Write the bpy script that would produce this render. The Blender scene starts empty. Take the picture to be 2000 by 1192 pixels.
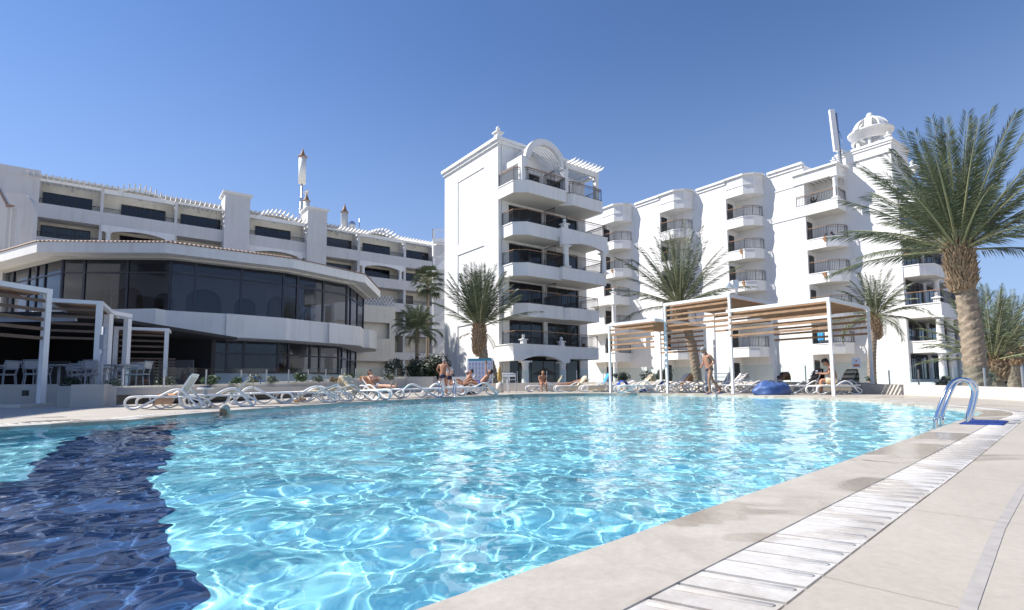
import bpy, bmesh, math, random
from math import sin, cos, pi, radians as rad
from mathutils import Vector, Matrix, noise
import numpy as np
S = bpy.context.scene
COL = S.collection
random.seed(7)

# ---------------------------------------------------------------- camera
CAMH, PITCH, ROLL, F = .46, rad(4.77), rad(.46), 1042.
cam = bpy.data.cameras.new('camera'); camo = bpy.data.objects.new('camera', cam); COL.objects.link(camo); S.camera = camo
cam.sensor_width = 36; cam.lens = F/2000*36; cam.shift_y = (667-596)/2000; cam.clip_start = .05; cam.clip_end = 6000
_fw = Vector((0, cos(PITCH), sin(PITCH))); _up = Vector((0, -sin(PITCH), cos(PITCH))); _rt = Vector((1, 0, 0))
_r2 = _rt*cos(ROLL)-_up*sin(ROLL); _u2 = _rt*sin(ROLL)+_up*cos(ROLL)
camo.matrix_world = Matrix(((_r2.x, _u2.x, -_fw.x, 0), (_r2.y, _u2.y, -_fw.y, 0), (_r2.z, _u2.z, -_fw.z, CAMH), (0, 0, 0, 1)))
def at(u, v, Y):
    "world point at forward distance Y seen at photo pixel (u, v)"
    d = _r2*((u-1000)/F)+_u2*((667-v)/F)+_fw
    return Vector((0, 0, CAMH))+d*(Y/d.y)
TILT = .0033
def deckz(y): return TILT*y
def on(u, v):
    "point of the gently rising pool deck at photo pixel (u, v)"
    d = _r2*((u-1000)/F)+_u2*((667-v)/F)+_fw
    t = -CAMH/(d.z-TILT*d.y)
    return Vector((0, 0, CAMH))+d*t

# ---------------------------------------------------------------- light
SUN_EL = 44.7
sun_dir = Vector((-.991, .131, math.tan(rad(SUN_EL)))).normalized()
w = bpy.data.worlds.new('World'); S.world = w; w.use_nodes = True
nt = w.node_tree; sky = nt.nodes.new('ShaderNodeTexSky'); sky.sky_type = 'NISHITA'; sky.sun_disc = False
sky.sun_elevation = rad(SUN_EL); sky.sun_rotation = math.atan2(sun_dir.x, sun_dir.y)
sky.air_density = 1.0; sky.dust_density = .0; sky.ozone_density = 3.5; sky.altitude = 0
mxs = nt.nodes.new('ShaderNodeMix'); mxs.data_type = 'RGBA'; mxs.blend_type = 'MULTIPLY'; mxs.inputs['Factor'].default_value = 1; mxs.inputs[7].default_value = (.80, .90, 1.09, 1)
nt.links.new(sky.outputs[0], mxs.inputs[6]); _g = nt.nodes.new('ShaderNodeTexCoord'); _x = nt.nodes.new('ShaderNodeSeparateXYZ'); nt.links.new(_g.outputs['Generated'], _x.inputs[0]); _r = nt.nodes.new('ShaderNodeMapRange'); _r.interpolation_type = 'SMOOTHSTEP'; _r.inputs[1].default_value = .60; _r.inputs[2].default_value = -.05; _r.inputs[3].default_value = 0; _r.inputs[4].default_value = .72
nt.links.new(_x.outputs['Z'], _r.inputs[0]); _m = nt.nodes.new('ShaderNodeMix'); _m.data_type = 'RGBA'; nt.links.new(_r.outputs[0], _m.inputs['Factor']); nt.links.new(mxs.outputs[2], _m.inputs[6]); _m.inputs[7].default_value = (2.9, 3.9, 5.9, 1)
nt.links.new(_m.outputs[2], nt.nodes['Background'].inputs[0]); nt.nodes['Background'].inputs[1].default_value = .090
L = bpy.data.lights.new('sun', 'SUN'); L.energy = 5.0; L.angle = rad(.5); L.color = (1, .955, .89)
lo = bpy.data.objects.new('sun', L); COL.objects.link(lo); lo.rotation_euler = (-sun_dir).to_track_quat('-Z', 'Y').to_euler()
L.cycles.is_caustics_light = True
S.view_settings.view_transform = 'Standard'; S.view_settings.look = 'None'; S.view_settings.gamma = 1; S.view_settings.exposure = .65
S.cycles.use_denoising = True
S.cycles.max_bounces = 8; S.cycles.transparent_max_bounces = 16; S.cycles.sample_clamp_indirect = 6

# ---------------------------------------------------------------- materials
MATS = {}
def mat(name, col, rough=.6, metal=0, var=.0, vscale=3., bump=0., bscale=20., spec=.5, trans=0, alpha=1, ior=1.5, groove=None, sss=0, emit=0, coat=0, var2=None, detail=4):
    if name in MATS: return MATS[name]
    m = bpy.data.materials.new(name); m.use_nodes = True; t = m.node_tree; b = t.nodes['Principled BSDF']
    b.inputs['Base Color'].default_value = (*col, 1); b.inputs['Roughness'].default_value = rough; b.inputs['Metallic'].default_value = metal
    b.inputs['Specular IOR Level'].default_value = spec; b.inputs['Transmission Weight'].default_value = trans; b.inputs['Alpha'].default_value = alpha
    b.inputs['IOR'].default_value = ior; b.inputs['Coat Weight'].default_value = coat
    tc = t.nodes.new('ShaderNodeTexCoord')
    if var:
        n = t.nodes.new('ShaderNodeTexNoise'); n.inputs['Scale'].default_value = vscale; n.inputs['Detail'].default_value = detail
        t.links.new(tc.outputs['Object'], n.inputs['Vector'])
        r = t.nodes.new('ShaderNodeValToRGB'); c2 = var2 or tuple(max(0, c*(1-var)) for c in col)
        r.color_ramp.elements[0].position = .3; r.color_ramp.elements[1].position = .7
        r.color_ramp.elements[0].color = (*c2, 1); r.color_ramp.elements[1].color = (*col, 1)
        t.links.new(n.outputs['Fac'], r.inputs[0]); t.links.new(r.outputs[0], b.inputs['Base Color'])
    last = None
    if bump:
        n = t.nodes.new('ShaderNodeTexNoise'); n.inputs['Scale'].default_value = bscale; n.inputs['Detail'].default_value = 5
        t.links.new(tc.outputs['Object'], n.inputs['Vector'])
        bp = t.nodes.new('ShaderNodeBump'); bp.inputs['Strength'].default_value = bump; bp.inputs['Distance'].default_value = .02
        t.links.new(n.outputs['Fac'], bp.inputs['Height']); t.links.new(bp.outputs[0], b.inputs['Normal']); last = bp
    if groove:
        p, wd = groove
        sx = t.nodes.new('ShaderNodeSeparateXYZ'); t.links.new(tc.outputs['Object'], sx.inputs[0])
        md = t.nodes.new('ShaderNodeMath'); md.operation = 'PINGPONG'; md.inputs[1].default_value = p/2; t.links.new(sx.outputs['Z'], md.inputs[0])
        mr = t.nodes.new('ShaderNodeMapRange'); mr.inputs[1].default_value = 0; mr.inputs[2].default_value = wd; mr.inputs[3].default_value = 0; mr.inputs[4].default_value = 1
        t.links.new(md.outputs[0], mr.inputs[0])
        bp = t.nodes.new('ShaderNodeBump'); bp.inputs['Strength'].default_value = 1; bp.inputs['Distance'].default_value = .012
        t.links.new(mr.outputs[0], bp.inputs['Height']); t.links.new(bp.outputs[0], b.inputs['Normal'])
        if last: t.links.new(last.outputs[0], bp.inputs['Normal'])
    if emit: b.inputs['Emission Color'].default_value = (*col, 1); b.inputs['Emission Strength'].default_value = emit
    MATS[name] = m; return m
def weather(m, amt=.10):
    t = m.node_tree; b = t.nodes['Principled BSDF']; l = b.inputs['Base Color'].links[0].from_socket; tc = t.nodes.new('ShaderNodeTexCoord'); mp = t.nodes.new('ShaderNodeMapping'); mp.inputs['Scale'].default_value = (1.7, 1.7, .13)
    n = t.nodes.new('ShaderNodeTexNoise'); n.inputs['Scale'].default_value = 1.6; n.inputs['Detail'].default_value = 7; n.inputs['Roughness'].default_value = .65; t.links.new(tc.outputs['Object'], mp.inputs[0]); t.links.new(mp.outputs[0], n.inputs['Vector'])
    r = t.nodes.new('ShaderNodeMapRange'); r.inputs[1].default_value = .5; r.inputs[2].default_value = .75; r.inputs[3].default_value = 1; r.inputs[4].default_value = 1-amt; t.links.new(n.outputs['Fac'], r.inputs[0])
    c = t.nodes.new('ShaderNodeCombineColor'); t.links.new(r.outputs[0], c.inputs[0]); t.links.new(r.outputs[0], c.inputs[1])
    r2 = t.nodes.new('ShaderNodeMath'); r2.operation = 'MULTIPLY_ADD'; r2.inputs[1].default_value = 1.2; r2.inputs[2].default_value = -.2; t.links.new(r.outputs[0], r2.inputs[0]); t.links.new(r2.outputs[0], c.inputs[2])
    x = t.nodes.new('ShaderNodeMix'); x.data_type = 'RGBA'; x.blend_type = 'MULTIPLY'; x.inputs['Factor'].default_value = 1; t.links.new(l, x.inputs[6]); t.links.new(c.outputs[0], x.inputs[7]); t.links.new(x.outputs[2], b.inputs['Base Color'])
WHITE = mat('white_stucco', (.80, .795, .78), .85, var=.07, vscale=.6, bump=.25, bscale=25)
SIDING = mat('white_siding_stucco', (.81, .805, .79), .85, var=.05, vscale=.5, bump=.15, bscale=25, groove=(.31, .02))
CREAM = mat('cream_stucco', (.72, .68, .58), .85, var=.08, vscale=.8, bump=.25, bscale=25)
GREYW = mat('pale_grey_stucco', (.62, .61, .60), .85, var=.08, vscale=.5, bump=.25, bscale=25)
SOFF = mat('soffit_paint', (.66, .64, .58), .85, var=.06, vscale=.7)
GLASS = mat('dark_window_glass', (.012, .014, .018), .04, var=.6, vscale=1.2, spec=.6)
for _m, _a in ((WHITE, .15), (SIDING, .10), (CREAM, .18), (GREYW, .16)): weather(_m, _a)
_t = GLASS.node_tree; _b = _t.nodes['Principled BSDF']; _oi = _t.nodes.new('ShaderNodeObjectInfo'); _wv = _t.nodes.new('ShaderNodeTexWave'); _wv.inputs['Scale'].default_value = 2.2; _wv.inputs['Distortion'].default_value = 1.5; _tc = _t.nodes.new('ShaderNodeTexCoord')
_t.links.new(_tc.outputs['Object'], _wv.inputs[0]); _r = _t.nodes.new('ShaderNodeValToRGB'); _r.color_ramp.elements[0].color = (.008, .010, .015, 1); _r.color_ramp.elements[1].color = (.06, .058, .055, 1); _r.color_ramp.elements[0].position = .45
_mm = _t.nodes.new('ShaderNodeMath'); _mm.operation = 'MULTIPLY'; _t.links.new(_oi.outputs['Random'], _mm.inputs[0]); _ad = _t.nodes.new('ShaderNodeMath'); _ad.operation = 'MULTIPLY_ADD'; _ad.inputs[1].default_value = .5; _ad.inputs[2].default_value = .55; _t.links.new(_wv.outputs['Fac'], _ad.inputs[0]); _t.links.new(_ad.outputs[0], _mm.inputs[1])
_t.links.new(_mm.outputs[0], _r.inputs[0]); _t.links.new(_r.outputs[0], _b.inputs['Base Color'])
FRAME = mat('dark_bronze_frame', (.03, .028, .027), .45)
IRON = mat('black_iron', (.02, .02, .022), .5)
RAILW = mat('brown_handrail', (.30, .17, .09), .5)
PIPEW = mat('white_metal', (.78, .78, .79), .35, var=.05, vscale=6)
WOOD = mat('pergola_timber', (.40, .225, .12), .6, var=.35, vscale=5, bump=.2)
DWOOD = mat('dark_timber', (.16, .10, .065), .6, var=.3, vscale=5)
TERRA = mat('terracotta_tile', (.36, .24, .18), .7, var=.35, vscale=8)
STEEL = mat('polished_steel', (.72, .73, .75), .08, metal=1)
GALV = mat('galvanised_steel', (.55, .56, .58), .35, metal=.8)
PLAST = mat('white_plastic', (.80, .80, .79), .4, var=.05, vscale=8)
PLASTD = mat('plastic_sling', (.62, .60, .55), .6, var=.1, vscale=15)
WICK = mat('rattan', (.34, .18, .08), .7, var=.4, vscale=20)

# ---------------------------------------------------------------- mesh builder
class G:
    def __init__(s): s.v = []; s.f = []; s.m = []; s.sm = []
    def add(s, vs, fs, m=0, smooth=False):
        n = len(s.v); s.v += [tuple(p) for p in vs]; s.f += [tuple(i+n for i in f) for f in fs]; s.m += [m]*len(fs); s.sm += [smooth]*len(fs); return s
    def box(s, x0, x1, y0, y1, z0, z1, m=0):
        return s.add([(x0, y0, z0), (x1, y0, z0), (x1, y1, z0), (x0, y1, z0), (x0, y0, z1), (x1, y0, z1), (x1, y1, z1), (x0, y1, z1)],
                     [(0, 3, 2, 1), (4, 5, 6, 7), (0, 1, 5, 4), (1, 2, 6, 5), (2, 3, 7, 6), (3, 0, 4, 7)], m)
    def obox(s, a, b, w, h, m=0, up=Vector((0, 0, 1))):
        "bar of width w, height h from a to b"
        a = Vector(a); b = Vector(b); d = (b-a).normalized(); x = d.cross(up)
        if x.length < 1e-4: x = d.cross(Vector((1, 0, 0)))
        x.normalize(); y = x.cross(d); x *= w/2; y *= h/2
        vs = [a-x-y, a+x-y, a+x+y, a-x+y, b-x-y, b+x-y, b+x+y, b-x+y]
        return s.add(vs, [(0, 1, 2, 3), (7, 6, 5, 4), (0, 4, 5, 1), (1, 5, 6, 2), (2, 6, 7, 3), (3, 7, 4, 0)], m)
    def prism(s, poly, z0, z1, m=0):
        n = len(poly); vs = [(x, y, z0) for x, y in poly]+[(x, y, z1) for x, y in poly]
        return s.add(vs, [tuple(range(n))[::-1], tuple(range(n, 2*n))]+[(i, (i+1) % n, n+(i+1) % n, n+i) for i in range(n)], m)
    def yprism(s, poly, y0, y1, m=0):
        n = len(poly); vs = [(x, y0, z) for x, z in poly]+[(x, y1, z) for x, z in poly]
        return s.add(vs, [tuple(range(n)), tuple(range(n, 2*n))[::-1]]+[(i, n+i, n+(i+1) % n, (i+1) % n) for i in range(n)], m)
    def xprism(s, poly, x0, x1, m=0):
        n = len(poly); vs = [(x0, y, z) for y, z in poly]+[(x1, y, z) for y, z in poly]
        return s.add(vs, [tuple(range(n))[::-1], tuple(range(n, 2*n))]+[(i, (i+1) % n, n+(i+1) % n, n+i) for i in range(n)], m)
    def tube(s, pts, r, n=8, closed=False, m=0, rs=None):
        pts = [Vector(p) for p in pts]; N = len(pts); vs = []; pn = None
        for i, p in enumerate(pts):
            if closed: d = pts[(i+1) % N]-pts[i-1]
            else: d = pts[min(i+1, N-1)]-pts[max(i-1, 0)]
            d.normalize()
            if pn is None:
                x = d.cross(Vector((0, 0, 1)));
                if x.length < .1: x = d.cross(Vector((1, 0, 0)))
            else: x = pn-d*pn.dot(d)
            x.normalize(); pn = x; y = d.cross(x); rr = rs[i] if rs else r
            vs += [p+(x*cos(2*pi*k/n)+y*sin(2*pi*k/n))*rr for k in range(n)]
        fs = []
        for i in range(N if closed else N-1):
            j = (i+1) % N
            fs += [(i*n+k, i*n+(k+1) % n, j*n+(k+1) % n, j*n+k) for k in range(n)]
        if not closed: fs += [tuple(range(n))[::-1], tuple(range((N-1)*n, N*n))]
        return s.add(vs, fs, m, True)
    def lathe(s, prof, c=(0, 0, 0), n=16, m=0, smooth=True, a0=0, a1=2*pi):
        full = abs(a1-a0-2*pi) < 1e-6; k = n if full else n+1; vs = []
        for r, z in prof:
            for i in range(k):
                a = a0+(a1-a0)*i/n; vs.append((c[0]+r*cos(a), c[1]+r*sin(a), c[2]+z))
        fs = []
        for j in range(len(prof)-1):
            for i in range(n):
                i2 = (i+1) % k; fs.append((j*k+i, j*k+i2, (j+1)*k+i2, (j+1)*k+i))
        return s.add(vs, fs, m, smooth)
    def ball(s, c, r, m=0, n=10):
        rx, ry, rz = r if isinstance(r, tuple) else (r, r, r); vs = []
        for j in range(n+1):
            t = pi*j/n
            for i in range(n*2): a = pi*i/n; vs.append((c[0]+rx*sin(t)*cos(a), c[1]+ry*sin(t)*sin(a), c[2]-rz*cos(t)))
        k = 2*n; fs = [(j*k+i, j*k+(i+1) % k, (j+1)*k+(i+1) % k, (j+1)*k+i) for j in range(n) for i in range(k)]
        return s.add(vs, fs, m, True)
    def build(s, name, mats, parent=None, weld=True, norm=True):
        me = bpy.data.meshes.new(name); me.from_pydata(s.v, [], s.f)
        for mm in (mats if isinstance(mats, (list, tuple)) else [mats]): me.materials.append(mm)
        me.polygons.foreach_set('material_index', s.m); me.polygons.foreach_set('use_smooth', s.sm)
        if norm:
            bm = bmesh.new(); bm.from_mesh(me); bmesh.ops.remove_doubles(bm, verts=bm.verts, dist=1e-5) if weld else None
            bmesh.ops.recalc_face_normals(bm, faces=bm.faces); bm.to_mesh(me); bm.free()
        o = bpy.data.objects.new(name, me); COL.objects.link(o); o.parent = parent; return o
def tag(o, label=None, cat=None, group=None, kind=None):
    if label: o['label'] = label
    if cat: o['category'] = cat
    if group: o['group'] = group
    if kind: o['kind'] = kind
    return o
def thing(name, label, cat, loc=(0, 0, 0), rz=0, group=None):
    o = bpy.data.objects.new(name, None); COL.objects.link(o); o.location = loc; o.rotation_euler = (0, 0, rz); o.empty_display_size = .1
    return tag(o, label, cat, group)
def copy_tree(o, parent=None):
    c = o.copy(); COL.objects.link(c); c.parent = parent
    for ch in [x for x in S.objects if x.parent == o]: copy_tree(ch, c)
    return c
def arc(cx, cz, r, a0, a1, n=12): return [(cx+r*cos(a0+(a1-a0)*i/n), cz+r*sin(a0+(a1-a0)*i/n)) for i in range(n+1)]
TH = rad(37.)

# ---------------------------------------------------------------- pool and deck outline
near0 = Vector((-.2, 1.14)); nd = Vector((5.5+.2, 6.55-1.14)).normalized()
POOL = [tuple(near0-nd*6.), tuple(near0), (1.13, 2.40), (1.84, 3.06), (4.70, 5.79), (5.5, 6.55)]
POOL += [(6.35, 7.28), (6.95, 7.95), (7.4, 8.9), (7.75, 10.), (8.35, 11.9), (8.75, 14.2), (8.55, 17.2), (7.9, 20.4), (6.8, 23.2), (5.2, 24.9), (2.6, 25.4), (.2, 24.6), (-1.35, 21.4), (-2.6, 18.6), (-3.75, 16.5), (-4.75, 13.9), (-5.35, 11.), (-5.6, 9.2), (-5.45, 8.3), (-5.4, 7.6), (-5.7, 7.25), (-6.15, 6.4), (-7.2, 4.2), (-8.2, 0), (-7.9, -4.2), (-6., -5.4)]
def smooth_poly(P, it=2, keep=6):
    for _ in range(it):
        Q = []; n = len(P)
        for i in range(n):
            a = P[i]; b = P[(i+1) % n]
            Q += [(a[0]*.75+b[0]*.25, a[1]*.75+b[1]*.25), (a[0]*.25+b[0]*.75, a[1]*.25+b[1]*.75)]
        P = Q
    return P
POOLS = smooth_poly(POOL)
# resample evenly
def resample(P, d):
    out = []; n = len(P)
    for i in range(n):
        a = Vector(P[i]); b = Vector(P[(i+1) % n]); L_ = (b-a).length; k = max(1, int(L_/d+.5))
        for j in range(k): out.append(tuple(a+(b-a)*j/k))
    return out
POOLS = resample(POOLS, .25)
def offset(P, d):
    n = len(P); out = []
    for i in range(n):
        a = Vector(P[i-2]); b = Vector(P[(i+2) % n]); t = (b-a).normalized(); out.append((P[i][0]+t.y*d, P[i][1]-t.x*d))
    return out
def ring(name, Pa, Pb, za, zb, m, close=True):
    n = len(Pa); g = G(); g.add([(x, y, deckz(y)+za) for x, y in Pa]+[(x, y, deckz(y)+zb) for x, y in Pb], [(i, (i+1) % n, n+(i+1) % n, n+i) for i in range(n)], 0, False)
    return g.build(name, m)
# ---- stone materials for the deck
def stone(name, base, alt, wet, joint=None, scale=1., marb=False, rough=.35):
    m = bpy.data.materials.new(name); m.use_nodes = True; t = m.node_tree; b = t.nodes['Principled BSDF']; N = t.nodes.new; Lk = t.links.new
    tc = N('ShaderNodeTexCoord'); n1 = N('ShaderNodeTexNoise'); n1.inputs['Scale'].default_value = 1.3*scale; n1.inputs['Detail'].default_value = 6; n1.inputs['Roughness'].default_value = .65
    n1.inputs['Distortion'].default_value = 1.2 if marb else .2
    Lk(tc.outputs['Object'], n1.inputs['Vector']); r = N('ShaderNodeValToRGB'); r.color_ramp.elements[0].position = .35; r.color_ramp.elements[1].position = .65
    r.color_ramp.elements[0].color = (*alt, 1); r.color_ramp.elements[1].color = (*base, 1); Lk(n1.outputs['Fac'], r.inputs[0]); colr = r.outputs[0]
    n5 = N('ShaderNodeTexNoise'); n5.inputs['Scale'].default_value = 38; n5.inputs['Detail'].default_value = 8; n5.inputs['Roughness'].default_value = .8; Lk(tc.outputs['Object'], n5.inputs['Vector']); m5 = N('ShaderNodeMapRange'); m5.inputs[1].default_value = .3; m5.inputs[2].default_value = .7; m5.inputs[3].default_value = .86; m5.inputs[4].default_value = 1.06; Lk(n5.outputs['Fac'], m5.inputs[0])
    v5 = N('ShaderNodeVectorMath'); v5.operation = 'SCALE'; Lk(colr, v5.inputs[0]); Lk(m5.outputs[0], v5.inputs['Scale']); colr = v5.outputs[0]
    # wet patches: darker and glossier
    n2 = N('ShaderNodeTexNoise'); n2.inputs['Scale'].default_value = 1.1 if marb else .55; n2.inputs['Detail'].default_value = 3; n2.inputs['Distortion'].default_value = .8
    mp = N('ShaderNodeMapping'); mp.inputs['Location'].default_value = (3.1, 7.7, 0); Lk(tc.outputs['Object'], mp.inputs[0]); Lk(mp.outputs[0], n2.inputs['Vector'])
    w1 = N('ShaderNodeValToRGB'); p = .53 if marb else .60; w1.color_ramp.elements[0].position = p; w1.color_ramp.elements[1].position = p+.025; Lk(n2.outputs['Fac'], w1.inputs[0])
    mx = N('ShaderNodeMix'); mx.data_type = 'RGBA'; Lk(w1.outputs[0], mx.inputs['Factor']); Lk(colr, mx.inputs[6]); 
    mu = N('ShaderNodeMix'); mu.data_type = 'RGBA'; mu.blend_type = 'MULTIPLY'; mu.inputs['Factor'].default_value = 1; Lk(colr, mu.inputs[6]); mu.inputs[7].default_value = (*wet, 1)
    Lk(mu.outputs[2], mx.inputs[7]); colr = mx.outputs[2]
    mr = N('ShaderNodeMapRange'); mr.inputs[3].default_value = .6; mr.inputs[4].default_value = rough*.5; Lk(w1.outputs[0], mr.inputs[0]); Lk(mr.outputs[0], b.inputs['Roughness'])
    nb = N('ShaderNodeTexNoise'); nb.inputs['Scale'].default_value = 45; nb.inputs['Detail'].default_value = 6; Lk(tc.outputs['Object'], nb.inputs['Vector'])
    bp = N('ShaderNodeBump'); bp.inputs['Strength'].default_value = .25; bp.inputs['Distance'].default_value = .004; Lk(nb.outputs['Fac'], bp.inputs['Height'])
    if joint:
        bw, bh, ang = joint; mp = N('ShaderNodeMapping'); mp.inputs['Rotation'].default_value = (0, 0, ang); Lk(tc.outputs['Object'], mp.inputs[0])
        br = N('ShaderNodeTexBrick'); br.inputs['Scale'].default_value = 1; br.inputs['Brick Width'].default_value = bw; br.inputs['Row Height'].default_value = bh
        br.inputs['Mortar Size'].default_value = .004; br.inputs['Mortar Smooth'].default_value = .1; br.offset = .5
        br.inputs['Color1'].default_value = (1, 1, 1, 1); br.inputs['Color2'].default_value = (.95, .945, .94, 1); br.inputs['Mortar'].default_value = (.80, .77, .74, 1)
        Lk(mp.outputs[0], br.inputs['Vector']); mj = N('ShaderNodeMix'); mj.data_type = 'RGBA'; mj.blend_type = 'MULTIPLY'; mj.inputs['Factor'].default_value = 1
        Lk(colr, mj.inputs[6]); Lk(br.outputs['Color'], mj.inputs[7]); colr = mj.outputs[2]
        b2 = N('ShaderNodeBump'); b2.invert = True; b2.inputs['Distance'].default_value = .004; Lk(br.outputs['Fac'], b2.inputs['Height']); Lk(bp.outputs[0], b2.inputs['Normal']); bp = b2
    Lk(bp.outputs[0], b.inputs['Normal']); Lk(colr, b.inputs['Base Color']); MATS[name] = m; return m
MARB = stone('coping_marble', (.49, .45, .39), (.40, .36, .31), (.80, .77, .73), marb=True, scale=2.2)
DECK = stone('deck_limestone', (.48, .435, .37), (.425, .385, .325), (.86, .84, .81), joint=(.95, .62, -rad(43.5)), scale=1.)
GRATE = stone('grate_stone', (.60, .585, .56), (.52, .49, .45), (.93, .90, .87), marb=True, scale=6)

WATER_Z = -.016
C1 = offset(POOLS, .30); C2 = offset(POOLS, .305); C3 = offset(POOLS, .515); C4 = offset(POOLS, .524)
tag(ring('pool_coping', POOLS, C1, 0, .002, MARB), kind='structure')
# vertical lip of the coping down to and below the water, then pool walls
g = G(); n = len(POOLS); zs = [0, -.06]
g.add([(x, y, deckz(y)) for x, y in POOLS]+[(x, y, -.10) for x, y in POOLS], [(i, (i+1) % n, n+(i+1) % n, n+i) for i in range(n)])
tag(g.build('coping_lip_trim', MARB), kind='structure')
POOLM = bpy.data.materials.new('pool_tile'); POOLM.use_nodes = True
t = POOLM.node_tree; b = t.nodes['Principled BSDF']; b.inputs['Roughness'].default_value = .5
tc = t.nodes.new('ShaderNodeTexCoord'); br = t.nodes.new('ShaderNodeTexBrick'); br.offset = 0; br.inputs['Scale'].default_value = 1
br.inputs['Brick Width'].default_value = .12; br.inputs['Row Height'].default_value = .12; br.inputs['Mortar Size'].default_value = .004
br.inputs['Color1'].default_value = (.36, .76, .84, 1); br.inputs['Color2'].default_value = (.32, .72, .82, 1); br.inputs['Mortar'].default_value = (.46, .78, .84, 1)
t.links.new(tc.outputs['Object'], br.inputs['Vector']); t.links.new(br.outputs['Color'], b.inputs['Base Color'])
NAVYM = bpy.data.materials.new('navy_pool_tile'); NAVYM.use_nodes = True
t = NAVYM.node_tree; b = t.nodes['Principled BSDF']; b.inputs['Roughness'].default_value = .5
tc = t.nodes.new('ShaderNodeTexCoord'); br = t.nodes.new('ShaderNodeTexBrick'); br.offset = 0; br.inputs['Scale'].default_value = 1
br.inputs['Brick Width'].default_value = .12; br.inputs['Row Height'].default_value = .12; br.inputs['Mortar Size'].default_value = .004
br.inputs['Color1'].default_value = (.001, .026, .115, 1); br.inputs['Color2'].default_value = (.001, .033, .14, 1); br.inputs['Mortar'].default_value = (.05, .13, .30, 1)
t.links.new(tc.outputs['Object'], br.inputs['Vector']); t.links.new(br.outputs['Color'], b.inputs['Base Color'])
DEPTH = 1.25
g = G(); g.add([(x, y, -.10) for x, y in POOLS]+[(x, y, -DEPTH) for x, y in POOLS], [(i, (i+1) % n, n+(i+1) % n, n+i) for i in range(n)])
pw = g.build('pool_wall', POOLM); tag(pw, kind='structure'); pw.cycles.is_caustics_receiver = True
g = G(); g.add([(-11, -8, -DEPTH), (12, -8, -DEPTH), (12, 28, -DEPTH), (-11, 28, -DEPTH)], [(0, 1, 2, 3)])
pf = g.build('pool_floor', POOLM); tag(pf, kind='structure'); pf.cycles.is_caustics_receiver = True
# navy tiled lane across the floor
g = G(); zz = -DEPTH+.004
g.add([(-6.3, 8.6, zz), (-5.3, 8.6, zz), (-4.03, 6.27, zz), (-2.3, 3.6, zz), (-1.31, 2.27, zz), (-.3, .9, zz), (-3.3, .3, zz), (-3.35, 3.5, zz), (-5.25, 6.45, zz)], [(0, 1, 2, 8), (8, 2, 3, 7), (7, 3, 4, 6), (6, 4, 5)])
nl = g.build('pool_floor_lane_marking', NAVYM); tag(nl, kind='structure'); nl.cycles.is_caustics_receiver = True
# ---- water: a real rippled surface with smooth normals, refracting and focusing the sun
rng = np.random.RandomState(5)
nx, ny = 620, 560
ys = -4.9+ (np.exp(np.linspace(0, 1, ny)*math.log(1+30.6/2.2))-1)*2.2
ys = np.concatenate([np.linspace(-5.6, .2, 60), .2+(np.exp(np.linspace(0, 1, ny)*math.log(1+25.4/1.6))-1)*1.6][0:2])
tx = np.linspace(-1, 1, nx); X, Y = np.meshgrid(tx, ys)
Yc = np.maximum(Y, .2); half = np.minimum(9.2, .9*Yc+2.6+np.where(Y < .2, 6, 0)); XX = X*half; YY = Y
Z = np.zeros_like(XX)
for lam, slope, k_ in ((2.3, .014, 7), (1.05, .024, 10), (.5, .038, 14), (.24, .040, 18), (.12, .026, 14)):
    for i in range(k_):
        a = rng.normal(1.25, .85); k = 2*np.pi/(lam*rng.uniform(.72, 1.38)); ph = rng.uniform(0, 6.28)
        Z += slope/k*np.sqrt(2/k_)*np.sin(k*(np.cos(a)*XX+np.sin(a)*YY)+ph+.6*np.sin(.9*(XX*np.sin(a)-YY*np.cos(a))+ph*2))
fade = 1/(1+(np.maximum(YY, 0)/26)**2)
Z = Z*fade+WATER_Z
g = G(); idx = np.arange(Z.size).reshape(Z.shape)
Fq = np.stack([idx[:-1, :-1], idx[:-1, 1:], idx[1:, 1:], idx[1:, :-1]], -1).reshape(-1, 4)
me = bpy.data.meshes.new('pool_water'); me.vertices.add(Z.size); me.vertices.foreach_set('co', np.stack([XX, YY, Z], -1).astype(np.float32).ravel())
me.loops.add(Fq.size); me.loops.foreach_set('vertex_index', Fq.ravel().astype(np.int32)); me.polygons.add(len(Fq))
me.polygons.foreach_set('loop_start', np.arange(0, Fq.size, 4, dtype=np.int32)); me.polygons.foreach_set('use_smooth', np.ones(len(Fq), bool)); me.update(); me.validate()
WAT = bpy.data.materials.new('pool_water'); WAT.use_nodes = True; b = WAT.node_tree.nodes['Principled BSDF']
b.inputs['Base Color'].default_value = (.90, .985, 1, 1); b.inputs['Transmission Weight'].default_value = 1; b.inputs['Roughness'].default_value = 0; b.inputs['IOR'].default_value = 1.333
me.materials.append(WAT); wo = bpy.data.objects.new('pool_water', me); COL.objects.link(wo); tag(wo, kind='structure'); wo.cycles.is_caustics_caster = True
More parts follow.
